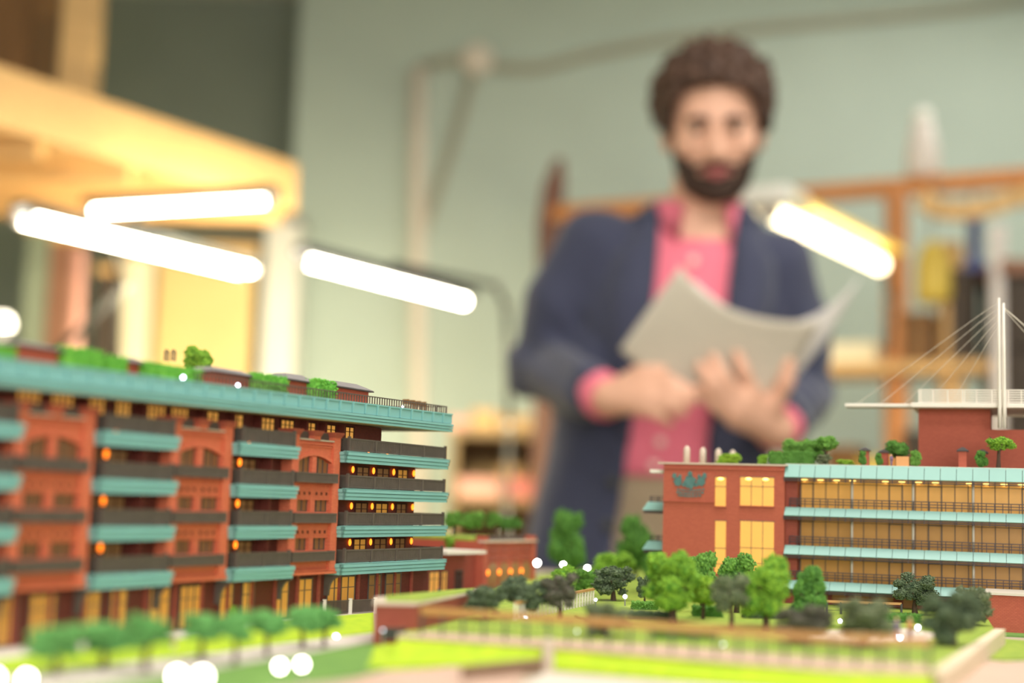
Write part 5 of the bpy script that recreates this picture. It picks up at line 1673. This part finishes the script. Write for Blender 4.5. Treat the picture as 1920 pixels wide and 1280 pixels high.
# ================================================================== the man behind the table
class Field:
    """a distance field on a grid; shapes are blended into it and its surface becomes one mesh"""
    def __init__(self, lo, hi, h):
        self.lo = np.array(lo, float)
        self.h = h
        n = np.ceil((np.array(hi) - self.lo) / h).astype(int) + 1
        self.D = np.full(n, 0.5, np.float32)
        self.ax = [self.lo[i] + h * np.arange(n[i]) for i in range(3)]
    def win(self, lo, hi):
        s = []
        for i in range(3):
            a = int(max(0, math.floor((lo[i] - self.lo[i]) / self.h)))
            b = int(min(self.D.shape[i], math.ceil((hi[i] - self.lo[i]) / self.h) + 1))
            s.append(slice(a, max(a, b)))
        X = self.ax[0][s[0]][:, None, None]
        Y = self.ax[1][s[1]][None, :, None]
        Z = self.ax[2][s[2]][None, None, :]
        return tuple(s), X, Y, Z
    def blend(self, s, d, k):
        A = self.D[s]
        if k <= 0:
            self.D[s] = np.minimum(A, d)
        else:
            h = np.clip(.5 + .5 * (A - d) / k, 0, 1)
            self.D[s] = A * (1 - h) + d * h - k * h * (1 - h)
    def cone(self, a, b, ra, rb, k=.02):
        a, b = np.array(a, float), np.array(b, float)
        r = max(ra, rb) + k + 2 * self.h
        s, X, Y, Z = self.win(np.minimum(a, b) - r, np.maximum(a, b) + r)
        ab = b - a
        t = np.clip(((X - a[0]) * ab[0] + (Y - a[1]) * ab[1] + (Z - a[2]) * ab[2]) / (ab @ ab), 0, 1)
        d = np.sqrt((X - a[0] - t * ab[0]) ** 2 + (Y - a[1] - t * ab[1]) ** 2 + (Z - a[2] - t * ab[2]) ** 2) - (ra + (rb - ra) * t)
        self.blend(s, d, k)
    def chain(self, pts, rs, k=.02):
        for i in range(len(pts) - 1):
            self.cone(pts[i], pts[i + 1], rs[i], rs[i + 1], k)
    def ell(self, c, r, k=.02, R=None, sub=False):
        c, r = np.array(c, float), np.array(r, float)
        q = max(r) + k + 2 * self.h
        s, X, Y, Z = self.win(c - q, c + q)
        x, y, z = X - c[0], Y - c[1], Z - c[2]
        if R is not None:
            x, y, z = (R[0, 0] * x + R[1, 0] * y + R[2, 0] * z, R[0, 1] * x + R[1, 1] * y + R[2, 1] * z, R[0, 2] * x + R[1, 2] * y + R[2, 2] * z)
        d = (np.sqrt((x / r[0]) ** 2 + (y / r[1]) ** 2 + (z / r[2]) ** 2) - 1) * min(r)
        if sub:
            A = self.D[s]
            h = np.clip(.5 - .5 * (A + d) / k, 0, 1)
            self.D[s] = A * (1 - h) - d * h + k * h * (1 - h)
        else:
            self.blend(s, d, k)
    def sections(self, T, k=.02, grow=0.0, cut=None):
        T = np.array(T, float)
        s, X, Y, Z = self.win((T[:, 1].min() - .4, T[:, 2].min() - .3, T[0, 0]), (T[:, 1].max() + .4, T[:, 2].max() + .3, T[-1, 0]))
        zz = Z[0, 0]
        cx, cy, a, b = (np.interp(zz, T[:, 0], T[:, i])[None, None, :] for i in range(1, 5))
        a, b = a + grow, b + grow
        d = ((np.abs((X - cx) / a) ** 2.3 + np.abs((Y - cy) / b) ** 2.3) ** (1 / 2.3) - 1) * np.minimum(a, b)
        d = np.maximum(d, np.maximum(T[0, 0] + 2 * self.h - Z, Z - T[-1, 0] + 2 * self.h))
        if cut is not None:
            d = np.maximum(d, cut(X, Y, Z))
        self.blend(s, d, k)
    def mesh(self, name, mt, origin, smooth_it=1):
        D = self.D
        S = D < 0
        c = np.zeros(np.array(D.shape) - 1, np.int8)
        offs = [(i, j, k) for i in (0, 1) for j in (0, 1) for k in (0, 1)]
        nx, ny, nz = c.shape
        for i, j, k in offs:
            c += S[i:i + nx, j:j + ny, k:k + nz]
        act = (c > 0) & (c < 8)
        idx = np.argwhere(act)
        ids = np.full(c.shape, -1, np.int32)
        ids[act] = np.arange(len(idx))
        corner = np.stack([D[idx[:, 0] + i, idx[:, 1] + j, idx[:, 2] + k] for i, j, k in offs], 1)
        pos = np.zeros((len(idx), 3))
        cnt = np.zeros(len(idx))
        oo = np.array(offs, float)
        for a in range(8):
            for b in range(a + 1, 8):
                if np.abs(oo[a] - oo[b]).sum() == 1:
                    da, db = corner[:, a], corner[:, b]
                    m = (da < 0) != (db < 0)
                    t = np.where(m, da / np.where(m, da - db, 1), 0)
                    pos += (oo[a] + t[:, None] * (oo[b] - oo[a])) * m[:, None]
                    cnt += m
        V = self.lo + self.h * (idx + pos / cnt[:, None])
        F = []
        for axis in range(3):
            u, v = (axis + 1) % 3, (axis + 2) % 3
            sl0 = [slice(None)] * 3
            sl1 = [slice(None)] * 3
            sl0[axis] = slice(0, -1)
            sl1[axis] = slice(1, None)
            ch = np.argwhere(S[tuple(sl0)] != S[tuple(sl1)])
            lim = np.array(c.shape)
            ok = (ch[:, u] > 0) & (ch[:, v] > 0) & (ch[:, u] < lim[u]) & (ch[:, v] < lim[v])
            ch = ch[ok]
            ins = S[tuple(ch.T)]
            q = []
            for du, dv in ((-1, -1), (0, -1), (0, 0), (-1, 0)):
                e = ch.copy()
                e[:, u] += du
                e[:, v] += dv
                q.append(ids[tuple(e.T)])
            q = np.stack(q, 1)
            q = np.where(ins[:, None], q, q[:, ::-1])
            F.append(q)
        F = np.concatenate(F)
        for _ in range(smooth_it):
            acc = np.zeros_like(V)
            n = np.zeros(len(V))
            for a, b in ((0, 1), (1, 2), (2, 3), (3, 0)):
                np.add.at(acc, F[:, a], V[F[:, b]])
                np.add.at(n, F[:, a], 1)
                np.add.at(acc, F[:, b], V[F[:, a]])
                np.add.at(n, F[:, b], 1)
            V = V * .5 + .5 * acc / n[:, None]
        me = bpy.data.meshes.new(name)
        me.from_pydata((V - np.array(origin)).tolist(), [], F.tolist())
        me.materials.append(MATS[mt])
        me.polygons.foreach_set('use_smooth', [True] * len(me.polygons))
        me.update()
        return me
MO = np.array([.225, 2.40, 0.0])
MAN = thing('person', 'man in navy blazer and pink shirt reading papers behind the model', 'person', MO)
def part(me, name, parent=MAN, label=None):
    o = bpy.data.objects.new(name, me)
    COL.objects.link(o)
    o.parent = parent
    if label:
        o['label'] = label
    return o
# joints
SHR, ELR, WRR = at(1118, 460, 2.37), at(1012, 690, 2.41), at(1142, 746, 2.17)      # on the picture's left
SHL, ELL, WRL = at(1454, 500, 2.37), at(1500, 735, 2.41), at(1456, 806, 2.17)
HC = at(1338, 240, 2.33)
hp, hy, hr = math.radians(16), math.radians(-5), math.radians(-1.5)
RH = np.array(Matrix.Rotation(hy, 3, 'Z') @ Matrix.Rotation(hr, 3, 'Y') @ Matrix.Rotation(hp, 3, 'X'))
def hd(x, y, z):
    return HC + RH @ np.array([x, y, z])
NECK = np.array([.312, 2.385, 1.575])
# z, centre x, centre y, half width, half depth
BODY = [(.86, .222, 2.41, .165, .115), (1.0, .228, 2.41, .160, .112), (1.14, .243, 2.40, .145, .105), (1.3, .268, 2.40, .155, .112), (1.42, .285, 2.40, .160, .112), (1.50, .296, 2.395, .15, .092), (1.55, .304, 2.39, .10, .070), (1.60, .312, 2.385, .058, .055)]
HIPR, HIPL = np.array([.135, 2.41, .93]), np.array([.315, 2.41, .93])
KNR, KNL = np.array([.125, 2.40, .50]), np.array([.325, 2.40, .50])
ANR, ANL = np.array([.120, 2.43, .09]), np.array([.335, 2.43, .09])
bf = Field((-.06, 1.98, -.01), (.66, 2.60, 1.90), .0055)
bf.sections(BODY, 0.0)
for sh, el, wr in ((SHR, ELR, WRR), (SHL, ELL, WRL)):
    bf.chain([sh, el, wr], [.050, .040, .028], .02)
for hi_, kn, an in ((HIPR, KNR, ANR), (HIPL, KNL, ANL)):
    bf.chain([hi_, kn, an], [.085, .055, .040], .03)
    bf.cone(an, an + np.array([0, -.15, -.045]), .038, .03, .02)
# hands
HANDS = [
    dict(w=WRR, kn=[at(1214, 716, 2.13), at(1222, 732, 2.115), at(1220, 750, 2.11), at(1208, 767, 2.115)],
         fg=[[at(1254, 712, 2.105), at(1290, 730, 2.10)], [at(1262, 735, 2.095), at(1297, 752, 2.095)], [at(1256, 757, 2.092), at(1280, 773, 2.10)], [at(1238, 778, 2.10), at(1256, 792, 2.11)]],
         th=[at(1168, 722, 2.15), at(1204, 694, 2.135), at(1240, 694, 2.125)]),
    dict(w=WRL, kn=[at(1408, 730, 2.105), at(1392, 752, 2.098), at(1380, 771, 2.10), at(1376, 789, 2.11)],
         fg=[[at(1394, 696, 2.09), at(1382, 664, 2.092)], [at(1356, 708, 2.083), at(1336, 670, 2.09)], [at(1338, 726, 2.086), at(1312, 686, 2.09)], [at(1336, 758, 2.098), at(1311, 726, 2.10)]],
         th=[at(1450, 758, 2.13), at(1474, 716, 2.11), at(1480, 680, 2.105)])]
for H in HANDS:
    w_ = H['w']
    for i, kn in enumerate(H['kn']):
        bf.cone(w_ + (kn - w_) * .12, kn, .019, .0125, .014)
    for i, f in enumerate(H['fg']):
        rr = (.0105, .0108, .0102, .009)[i]
        bf.chain([H['kn'][i]] + f, [rr * 1.08, rr, rr * .85], .003)
    bf.chain([w_ + (H['th'][0] - w_) * .4] + H['th'], [.018, .0155, .0125, .0105], .006)
# head
bf.cone(NECK + np.array([0, .0, -.03]), hd(0, .025, -.05), .062, .055, .02)
bf.ell(hd(0, .014, .036), (.076, .097, .090), .02, RH)
bf.ell(hd(0, -.024, -.030), (.066, .066, .086), .03, RH)
bf.ell(hd(0, -.045, -.082), (.043, .037, .031), .025, RH)
bf.cone(hd(-.036, -.080, .017), hd(.036, -.080, .017), .010, .010, .012)
for s in (-1, 1):
    bf.ell(hd(s * .042, -.062, -.026), (.021, .021, .018), .02, RH)
    bf.ell(hd(s * .031, -.098, .0), (.016, .014, .010), .008, RH, sub=True)
    bf.ell(hd(s * .078, .008, -.012), (.010, .019, .031), .006, RH)
bf.chain([hd(0, -.086, .006), hd(0, -.104, -.030), hd(0, -.108, -.040)], [.0085, .0105, .0125], .010)
for s in (-1, 1):
    bf.ell(hd(s * .011, -.098, -.043), (.009, .010, .008), .006, RH)
bf.ell(hd(0, -.076, -.098), (.022, .016, .017), .012, RH)
part(bf.mesh('body', 'skin', MO), 'body')
# eyes, brows, lips
for s in (-1, 1):
    e = MB().ball(hd(s * .031, -.0805, .0) - MO, .0118, 12, 8).build('eye', 'eye_white', MAN, smooth=True)
    MB().ball(hd(s * .031, -.0785, .0040) - MO, .0132, 12, 8).build('eyelid', 'skin', MAN, smooth=True)
    MB().ball(hd(s * .031, -.0785, -.0075) - MO, .0122, 12, 8).build('eyelid', 'skin', MAN, smooth=True)
    MB().ball(hd(s * .031, -.0885, -.0025) - MO, .0062, 10, 6).build('iris', 'iris', e, smooth=True)
    m = MB().tube([hd(s * .012, -.099, .015) - MO, hd(s * .030, -.098, .019) - MO, hd(s * .047, -.086, .014) - MO], [.0050, .0056, .0030], 8)
    m.build('eyebrow', 'beard_brown', MAN, smooth=True)
    m = MB().tube([hd(s * .018, -.0925, .003) - MO, hd(s * .031, -.0945, .0060) - MO, hd(s * .044, -.086, .003) - MO], .0028, 6)
    m.build('eyelid', 'skin', MAN, smooth=True)
MB().tube([hd(-.023, -.092, -.0685) - MO, hd(-.009, -.1015, -.066) - MO, hd(0, -.103, -.0672) - MO, hd(.009, -.1015, -.066) - MO, hd(.023, -.092, -.0685) - MO], [.002, .0042, .0042, .0042, .002], 8).build('lip', 'lip', MAN, smooth=True)
MB().tube([hd(-.022, -.091, -.0705) - MO, hd(0, -.1015, -.0752) - MO, hd(.022, -.091, -.0705) - MO], [.002, .0058, .002], 8).build('lip', 'lip', MAN, smooth=True)
# hair: curly cap around the skull
hf = Field(HC - .19, HC + .19, .005)
s_, X, Y, Z = hf.win(HC - .19, HC + .19)
x, y, z = X - HC[0], Y - HC[1], Z - HC[2]
lx, ly, lz = (RH[0, i] * x + RH[1, i] * y + RH[2, i] * z for i in range(3))
wob = .0075 * (np.sin(lx * 190 + 2 * np.sin(ly * 90)) * np.sin(ly * 170 + 1.3) + np.sin(lz * 180 + 1.5 * np.sin(lx * 110)) * np.sin(lx * 140 + ly * 60))
d = (np.sqrt((lx / .103) ** 2 + ((ly - .018) / .118) ** 2 + ((lz - .048) / .100) ** 2) - 1) * .1 + wob
face = ((np.abs(lx / .0745) ** 3.6 + np.abs((ly + .10) / .105) ** 3.6 + np.abs((lz + .035) / .104) ** 3.6) ** (1 / 3.6) - 1) * .07
low = (-.020 - .85 * np.clip(ly, 0, .1)) - lz
d = np.maximum(d, np.maximum(-face, low))
hf.D[s_] = d
part(hf.mesh('hair', 'hair_brown', MO, 1), 'hair', label='short curly brown hair')
# beard along jaw, chin and upper lip
bd = Field(HC - .17, HC + .12, .0045)
bd.ell(hd(0, -.024, -.030), (.0715, .0715, .0905), .02, RH)
bd.ell(hd(0, -.045, -.084), (.049, .043, .037), .025, RH)
bd.ell(hd(0, -.078, -.100), (.026, .020, .020), .012, RH)
s_, X, Y, Z = bd.win(HC - .17, HC + .12)
x, y, z = X - HC[0], Y - HC[1], Z - HC[2]
lx, ly, lz = (RH[0, i] * x + RH[1, i] * y + RH[2, i] * z for i in range(3))
line = -.074 + .085 * np.clip((np.abs(lx) - .028) / .042, 0, 1) ** 1.2           # cheek line climbs to the sideburns
keep = lz - line
must = np.maximum(np.abs(lz + .0575 + .30 * np.clip(np.abs(lx) - .015, 0, .03)) - .0058, np.maximum(np.abs(lx) - .040, ly + .05))
reg = np.minimum(keep, must)
mouth = (np.sqrt((lx / .022) ** 2 + ((ly + .1) / .03) ** 2 + ((lz + .0705) / .0095) ** 2) - 1) * .01
back = ly - .030
dd = np.maximum(np.maximum(bd.D[s_], reg), np.maximum(-mouth, back)) + .0012 * np.sin(lx * 500) * np.sin(lz * 480)
bd.D[s_] = dd
part(bd.mesh('beard', 'beard_brown', MO, 1), 'beard', label='short dark beard and moustache')
# trousers, shoes
tf = Field((.0, 2.2, .03), (.46, 2.6, 1.19), .007)
TR = [(.84, .224, 2.41, .178, .128), (1.0, .228, 2.41, .176, .126), (1.10, .238, 2.40, .166, .122), (1.155, .243, 2.40, .160, .118)]
tf.sections(TR, 0.0)
for hi_, kn, an in ((HIPR, KNR, ANR), (HIPL, KNL, ANL)):
    tf.chain([hi_, kn, an + np.array([0, 0, .0])], [.098, .074, .066], .02)
part(tf.mesh('trousers', 'trouser_beige', MO, 2), 'trousers')
for an in (ANR, ANL):
    sf = Field(an + np.array([-.07, -.24, -.095]), an + np.array([.07, .09, .05]), .006)
    sf.cone(an + np.array([0, .02, -.05]), an + np.array([0, -.15, -.052]), .042, .038, .02)
    sf.cone(an, an + np.array([0, 0, -.05]), .045, .042, .02)
    sf.D = np.maximum(sf.D, (.002 - sf.ax[2])[None, None, :]).astype(np.float32)
    part(sf.mesh('shoe', 'shoe_brown', MO, 1), 'shoe')
# shirt
JK = [(.80, .222, 2.41, .212, .152), (1.0, .230, 2.405, .200, .146), (1.15, .245, 2.40, .186, .138), (1.3, .270, 2.40, .190, .138), (1.42, .286, 2.40, .190, .134), (1.50, .296, 2.395, .178, .112), (1.555, .303, 2.392, .128, .088), (1.615, .311, 2.388, .074, .068)]
SHT = [(z_, a, b, c - .022, d_ - .016) for z_, a, b, c, d_ in JK if z_ > 1.1]
SHT[0] = (1.125, .243, 2.40, .166, .124)
sf = Field((.0, 2.2, 1.1), (.6, 2.6, 1.66), .006)
s_n = NECK
def neck_cut(X, Y, Z):
    return .066 - np.sqrt((X - s_n[0] + .0) ** 2 + (Y - s_n[1] + .02) ** 2 + 0 * Z) + np.clip(1.585 - Z, -1, 1) * 2.0 * 0 + np.where(Z < 1.535, -1, 0)
sf.sections(SHT, 0.0, cut=neck_cut)
part(sf.mesh('shirt', 'shirt_pink', MO, 2), 'shirt', label='salmon pink button shirt')
# cuffs
for el, wr in ((ELR, WRR), (ELL, WRL)):
    dv = (wr - el) / np.linalg.norm(wr - el)
    MB().tube([wr - dv * .055 - MO, wr - dv * .004 - MO], [.040, .036], 14).build('cuff', 'shirt_pink', MAN, smooth=True)
def front_y(T, x, z, off):
    T = np.array(T)
    cx, cy, a, b = (np.interp(z, T[:, 0], T[:, i]) for i in range(1, 5))
    u = min(.98, abs((x - cx) / a))
    return cy - b * (1 - u ** 2.3) ** (1 / 2.3) - off
# collar of the shirt: two leaves standing round the neck and folding open
def collar_leaf(s):
    m = MB()
    vs, n = [], 11
    for k in range(n):
        a = math.radians(30 + 150 * k / (n - 1))       # from front to nape
        ca, sa = math.sin(a), -math.cos(a)
        f = k / (n - 1)
        cx, cy = NECK[0], NECK[1] - .012
        z0 = 1.566 + .040 * f
        for r, dz in ((.067, .022), (.073, .026), (.084 + .006 * (1 - f), -.008 - .10 * max(0, .3 - f)), (.079 + .006 * (1 - f), -.012 - .10 * max(0, .3 - f))):
            vs.append((cx + s * r * ca * .98 - MO[0], cy + r * sa * .95 - MO[1], z0 + dz))
    fs = []
    for k in range(n - 1):
        for j in range(4):
            fs.append((k * 4 + j, k * 4 + (j + 1) % 4, k * 4 + 4 + (j + 1) % 4, k * 4 + 4 + j))
    fs += [(0, 1, 2, 3), (4 * n - 1, 4 * n - 2, 4 * n - 3, 4 * n - 4)]
    m.add(vs, fs).build('collar', 'shirt_pink', MAN, smooth=True)
for s in (-1, 1):
    collar_leaf(s)
for px, py in ((1300, 488), (1292, 545), (1238, 828), (1226, 872)):
    g_ = at(px, py, 2.265)
    yy = front_y(SHT, g_[0], g_[2], .004)
    q = at(px, py, yy)
    bm = MB().lathe([(.0075, 0), (.0075, .002), (.004, .003)], n=10)
    bm.v = [(vx + q[0] - MO[0], q[1] - vz - MO[1], vy + q[2]) for vx, vy, vz in bm.v]
    bm.build('button', 'button_pale', MAN)
# jacket
EL_ = [at(x, y, 2.27) for x, y in ((1246, 360), (1228, 540), (1196, 720), (1168, 890), (1150, 1010), (1140, 1200))]
ER_ = [at(x, y, 2.27) for x, y in ((1396, 365), (1370, 540), (1338, 740), (1330, 870), (1344, 1000), (1380, 1200))]
def edge(E, Z):
    zz = np.array([e[2] for e in E])[::-1]
    xx = np.array([e[0] for e in E])[::-1]
    return np.interp(Z[0, 0], zz, xx)[None, None, :]
def jcut(X, Y, Z):
    reg = np.maximum(np.maximum(edge(EL_, Z) - X, X - edge(ER_, Z)), Y - 2.375)
    nk = np.sqrt((X - NECK[0]) ** 2 + (Y - NECK[1] + .01) ** 2 + 0 * Z) - (.070 + np.clip(Z - 1.60, 0, .1) * .2)
    nk = np.where(Z > 1.54, nk, 1)
    return np.maximum(-reg, -nk)
jf = Field((-.08, 2.05, .78), (.62, 2.62, 1.66), .0055)
jf.sections(JK, 0.0, cut=jcut)
for sh, el, wr in ((SHR, ELR, WRR), (SHL, ELL, WRL)):
    end = el + (wr - el) * .78
    out = np.array([-.012 if el[0] < .2 else .012, 0, 0])
    jf.chain([sh, (sh + el) / 2 + out, el, end], [.064, .060, .052, .046], .022)
# cloth folds on sleeves and skirt
s_, X, Y, Z = jf.win((-.08, 2.05, .78), (.62, 2.62, 1.66))
fold = .0032 * np.sin((X * .8 + Z) * 95 + 3 * np.sin(X * 22 + Y * 15)) * np.exp(-((Z - 1.30) / .10) ** 2) + .0025 * np.sin(X * 60 + 2 * np.sin(Z * 14))
jf.D[s_] = jf.D[s_] + fold
part(jf.mesh('jacket', 'jacket_navy', MO, 2), 'jacket', label='navy blue blazer')
# lapels: thin leaves lying on the jacket front along the opening
for E, s in ((EL_, -1), (ER_, 1)):
    zs = np.linspace(1.575, 1.20, 16)
    ez = np.array([e[2] for e in E])[::-1]
    ex = np.array([e[0] for e in E])[::-1]
    vs = []
    for i, z in enumerate(zs):
        f = i / 15
        wdt = .05 + .03 * math.sin(min(1, f / .45) * PI / 2) if f < .35 else .078 * (1 - (f - .35) / .65) ** .8 + .004
        if .10 < f < .18:
            wdt *= .72          # the notch
        x0 = float(np.interp(z, ez, ex))
        for o_, ff in ((0.0, .003), (wdt * .5, .009), (wdt, .007), (wdt, .002), (0.0, -.004)):
            xx = x0 + s * o_
            vs.append((xx - MO[0], front_y(JK, xx, z, ff) - MO[1], z))
    fs = []
    for i in range(15):
        for j in range(5):
            fs.append((i * 5 + j, i * 5 + (j + 1) % 5, i * 5 + 5 + (j + 1) % 5, i * 5 + 5 + j))
    fs += [(0, 1, 2, 3, 4), (79, 78, 77, 76, 75)]
    MB().add(vs, fs).build('lapel', 'jacket_navy', MAN, smooth=True)
for px, py in ((1150, 905), (1140, 985)):
    g_ = at(px, py, 2.26)
    q = at(px, py, front_y(JK, g_[0], g_[2], .004))
    MB().ball(q - MO, (.010, .004, .010), 10, 6).build('button', 'metal_dark', MAN, smooth=True)
# ------------------------------------------------------------------ papers in his hands
def sheet(name, label, ctrl, mt, th=.0006):
    P = np.array([[at(*c) for c in row] for row in ctrl])
    c0 = P.reshape(-1, 3).mean(0)
    n = 14
    top = []
    for i in range(n + 1):
        u = i / n
        bu = np.array([(1 - u) ** 2, 2 * u * (1 - u), u * u])
        for j in range(n + 1):
            v = j / n
            bv = np.array([(1 - v) ** 2, 2 * v * (1 - v), v * v])
            top.append(np.einsum('i,j,ijk->k', bu, bv, P) - c0)
    vs = [tuple(p) for p in top] + [(p[0], p[1] + th, p[2]) for p in top]
    N = (n + 1) ** 2
    fs = []
    for i in range(n):
        for j in range(n):
            a = i * (n + 1) + j
            fs.append((a, a + 1, a + n + 2, a + n + 1))
            fs.append((N + a, N + a + n + 1, N + a + n + 2, N + a + 1))
    for i in range(n):
        for a, b in ((i, i + 1), (n * (n + 1) + i + 1, n * (n + 1) + i), ((i + 1) * (n + 1), i * (n + 1)), (i * (n + 1) + n, (i + 1) * (n + 1) + n)):
            fs.append((a, N + a, N + b, b))
    m = MB().add(vs, fs)
    o = m.build(name, mt, None, smooth=True)
    o.location = tuple(c0)
    return tag(o, label, 'paper', 'papers in the man\'s hands')
# rows: upper edge to lower edge (left, middle, right), (px, py, distance)
sheet('paper_sheet', 'curved white sheet in front, greyed as backlit, its blank back towards the model',
      [[(1276, 498, 2.07), (1345, 612, 2.09), (1540, 602, 2.07)],
       [(1206, 590, 2.09), (1335, 690, 2.12), (1500, 690, 2.11)],
       [(1162, 655, 2.12), (1232, 725, 2.135), (1392, 790, 2.135)]], 'paper_shaded')
sheet('paper_sheet', 'second white sheet curling up at the right behind the front sheet',
      [[(1300, 525, 2.10), (1470, 690, 2.11), (1612, 520, 2.06)],
       [(1250, 600, 2.115), (1400, 690, 2.13), (1560, 640, 2.10)],
       [(1200, 655, 2.135), (1290, 715, 2.145), (1460, 740, 2.145)]], 'paper_bright')
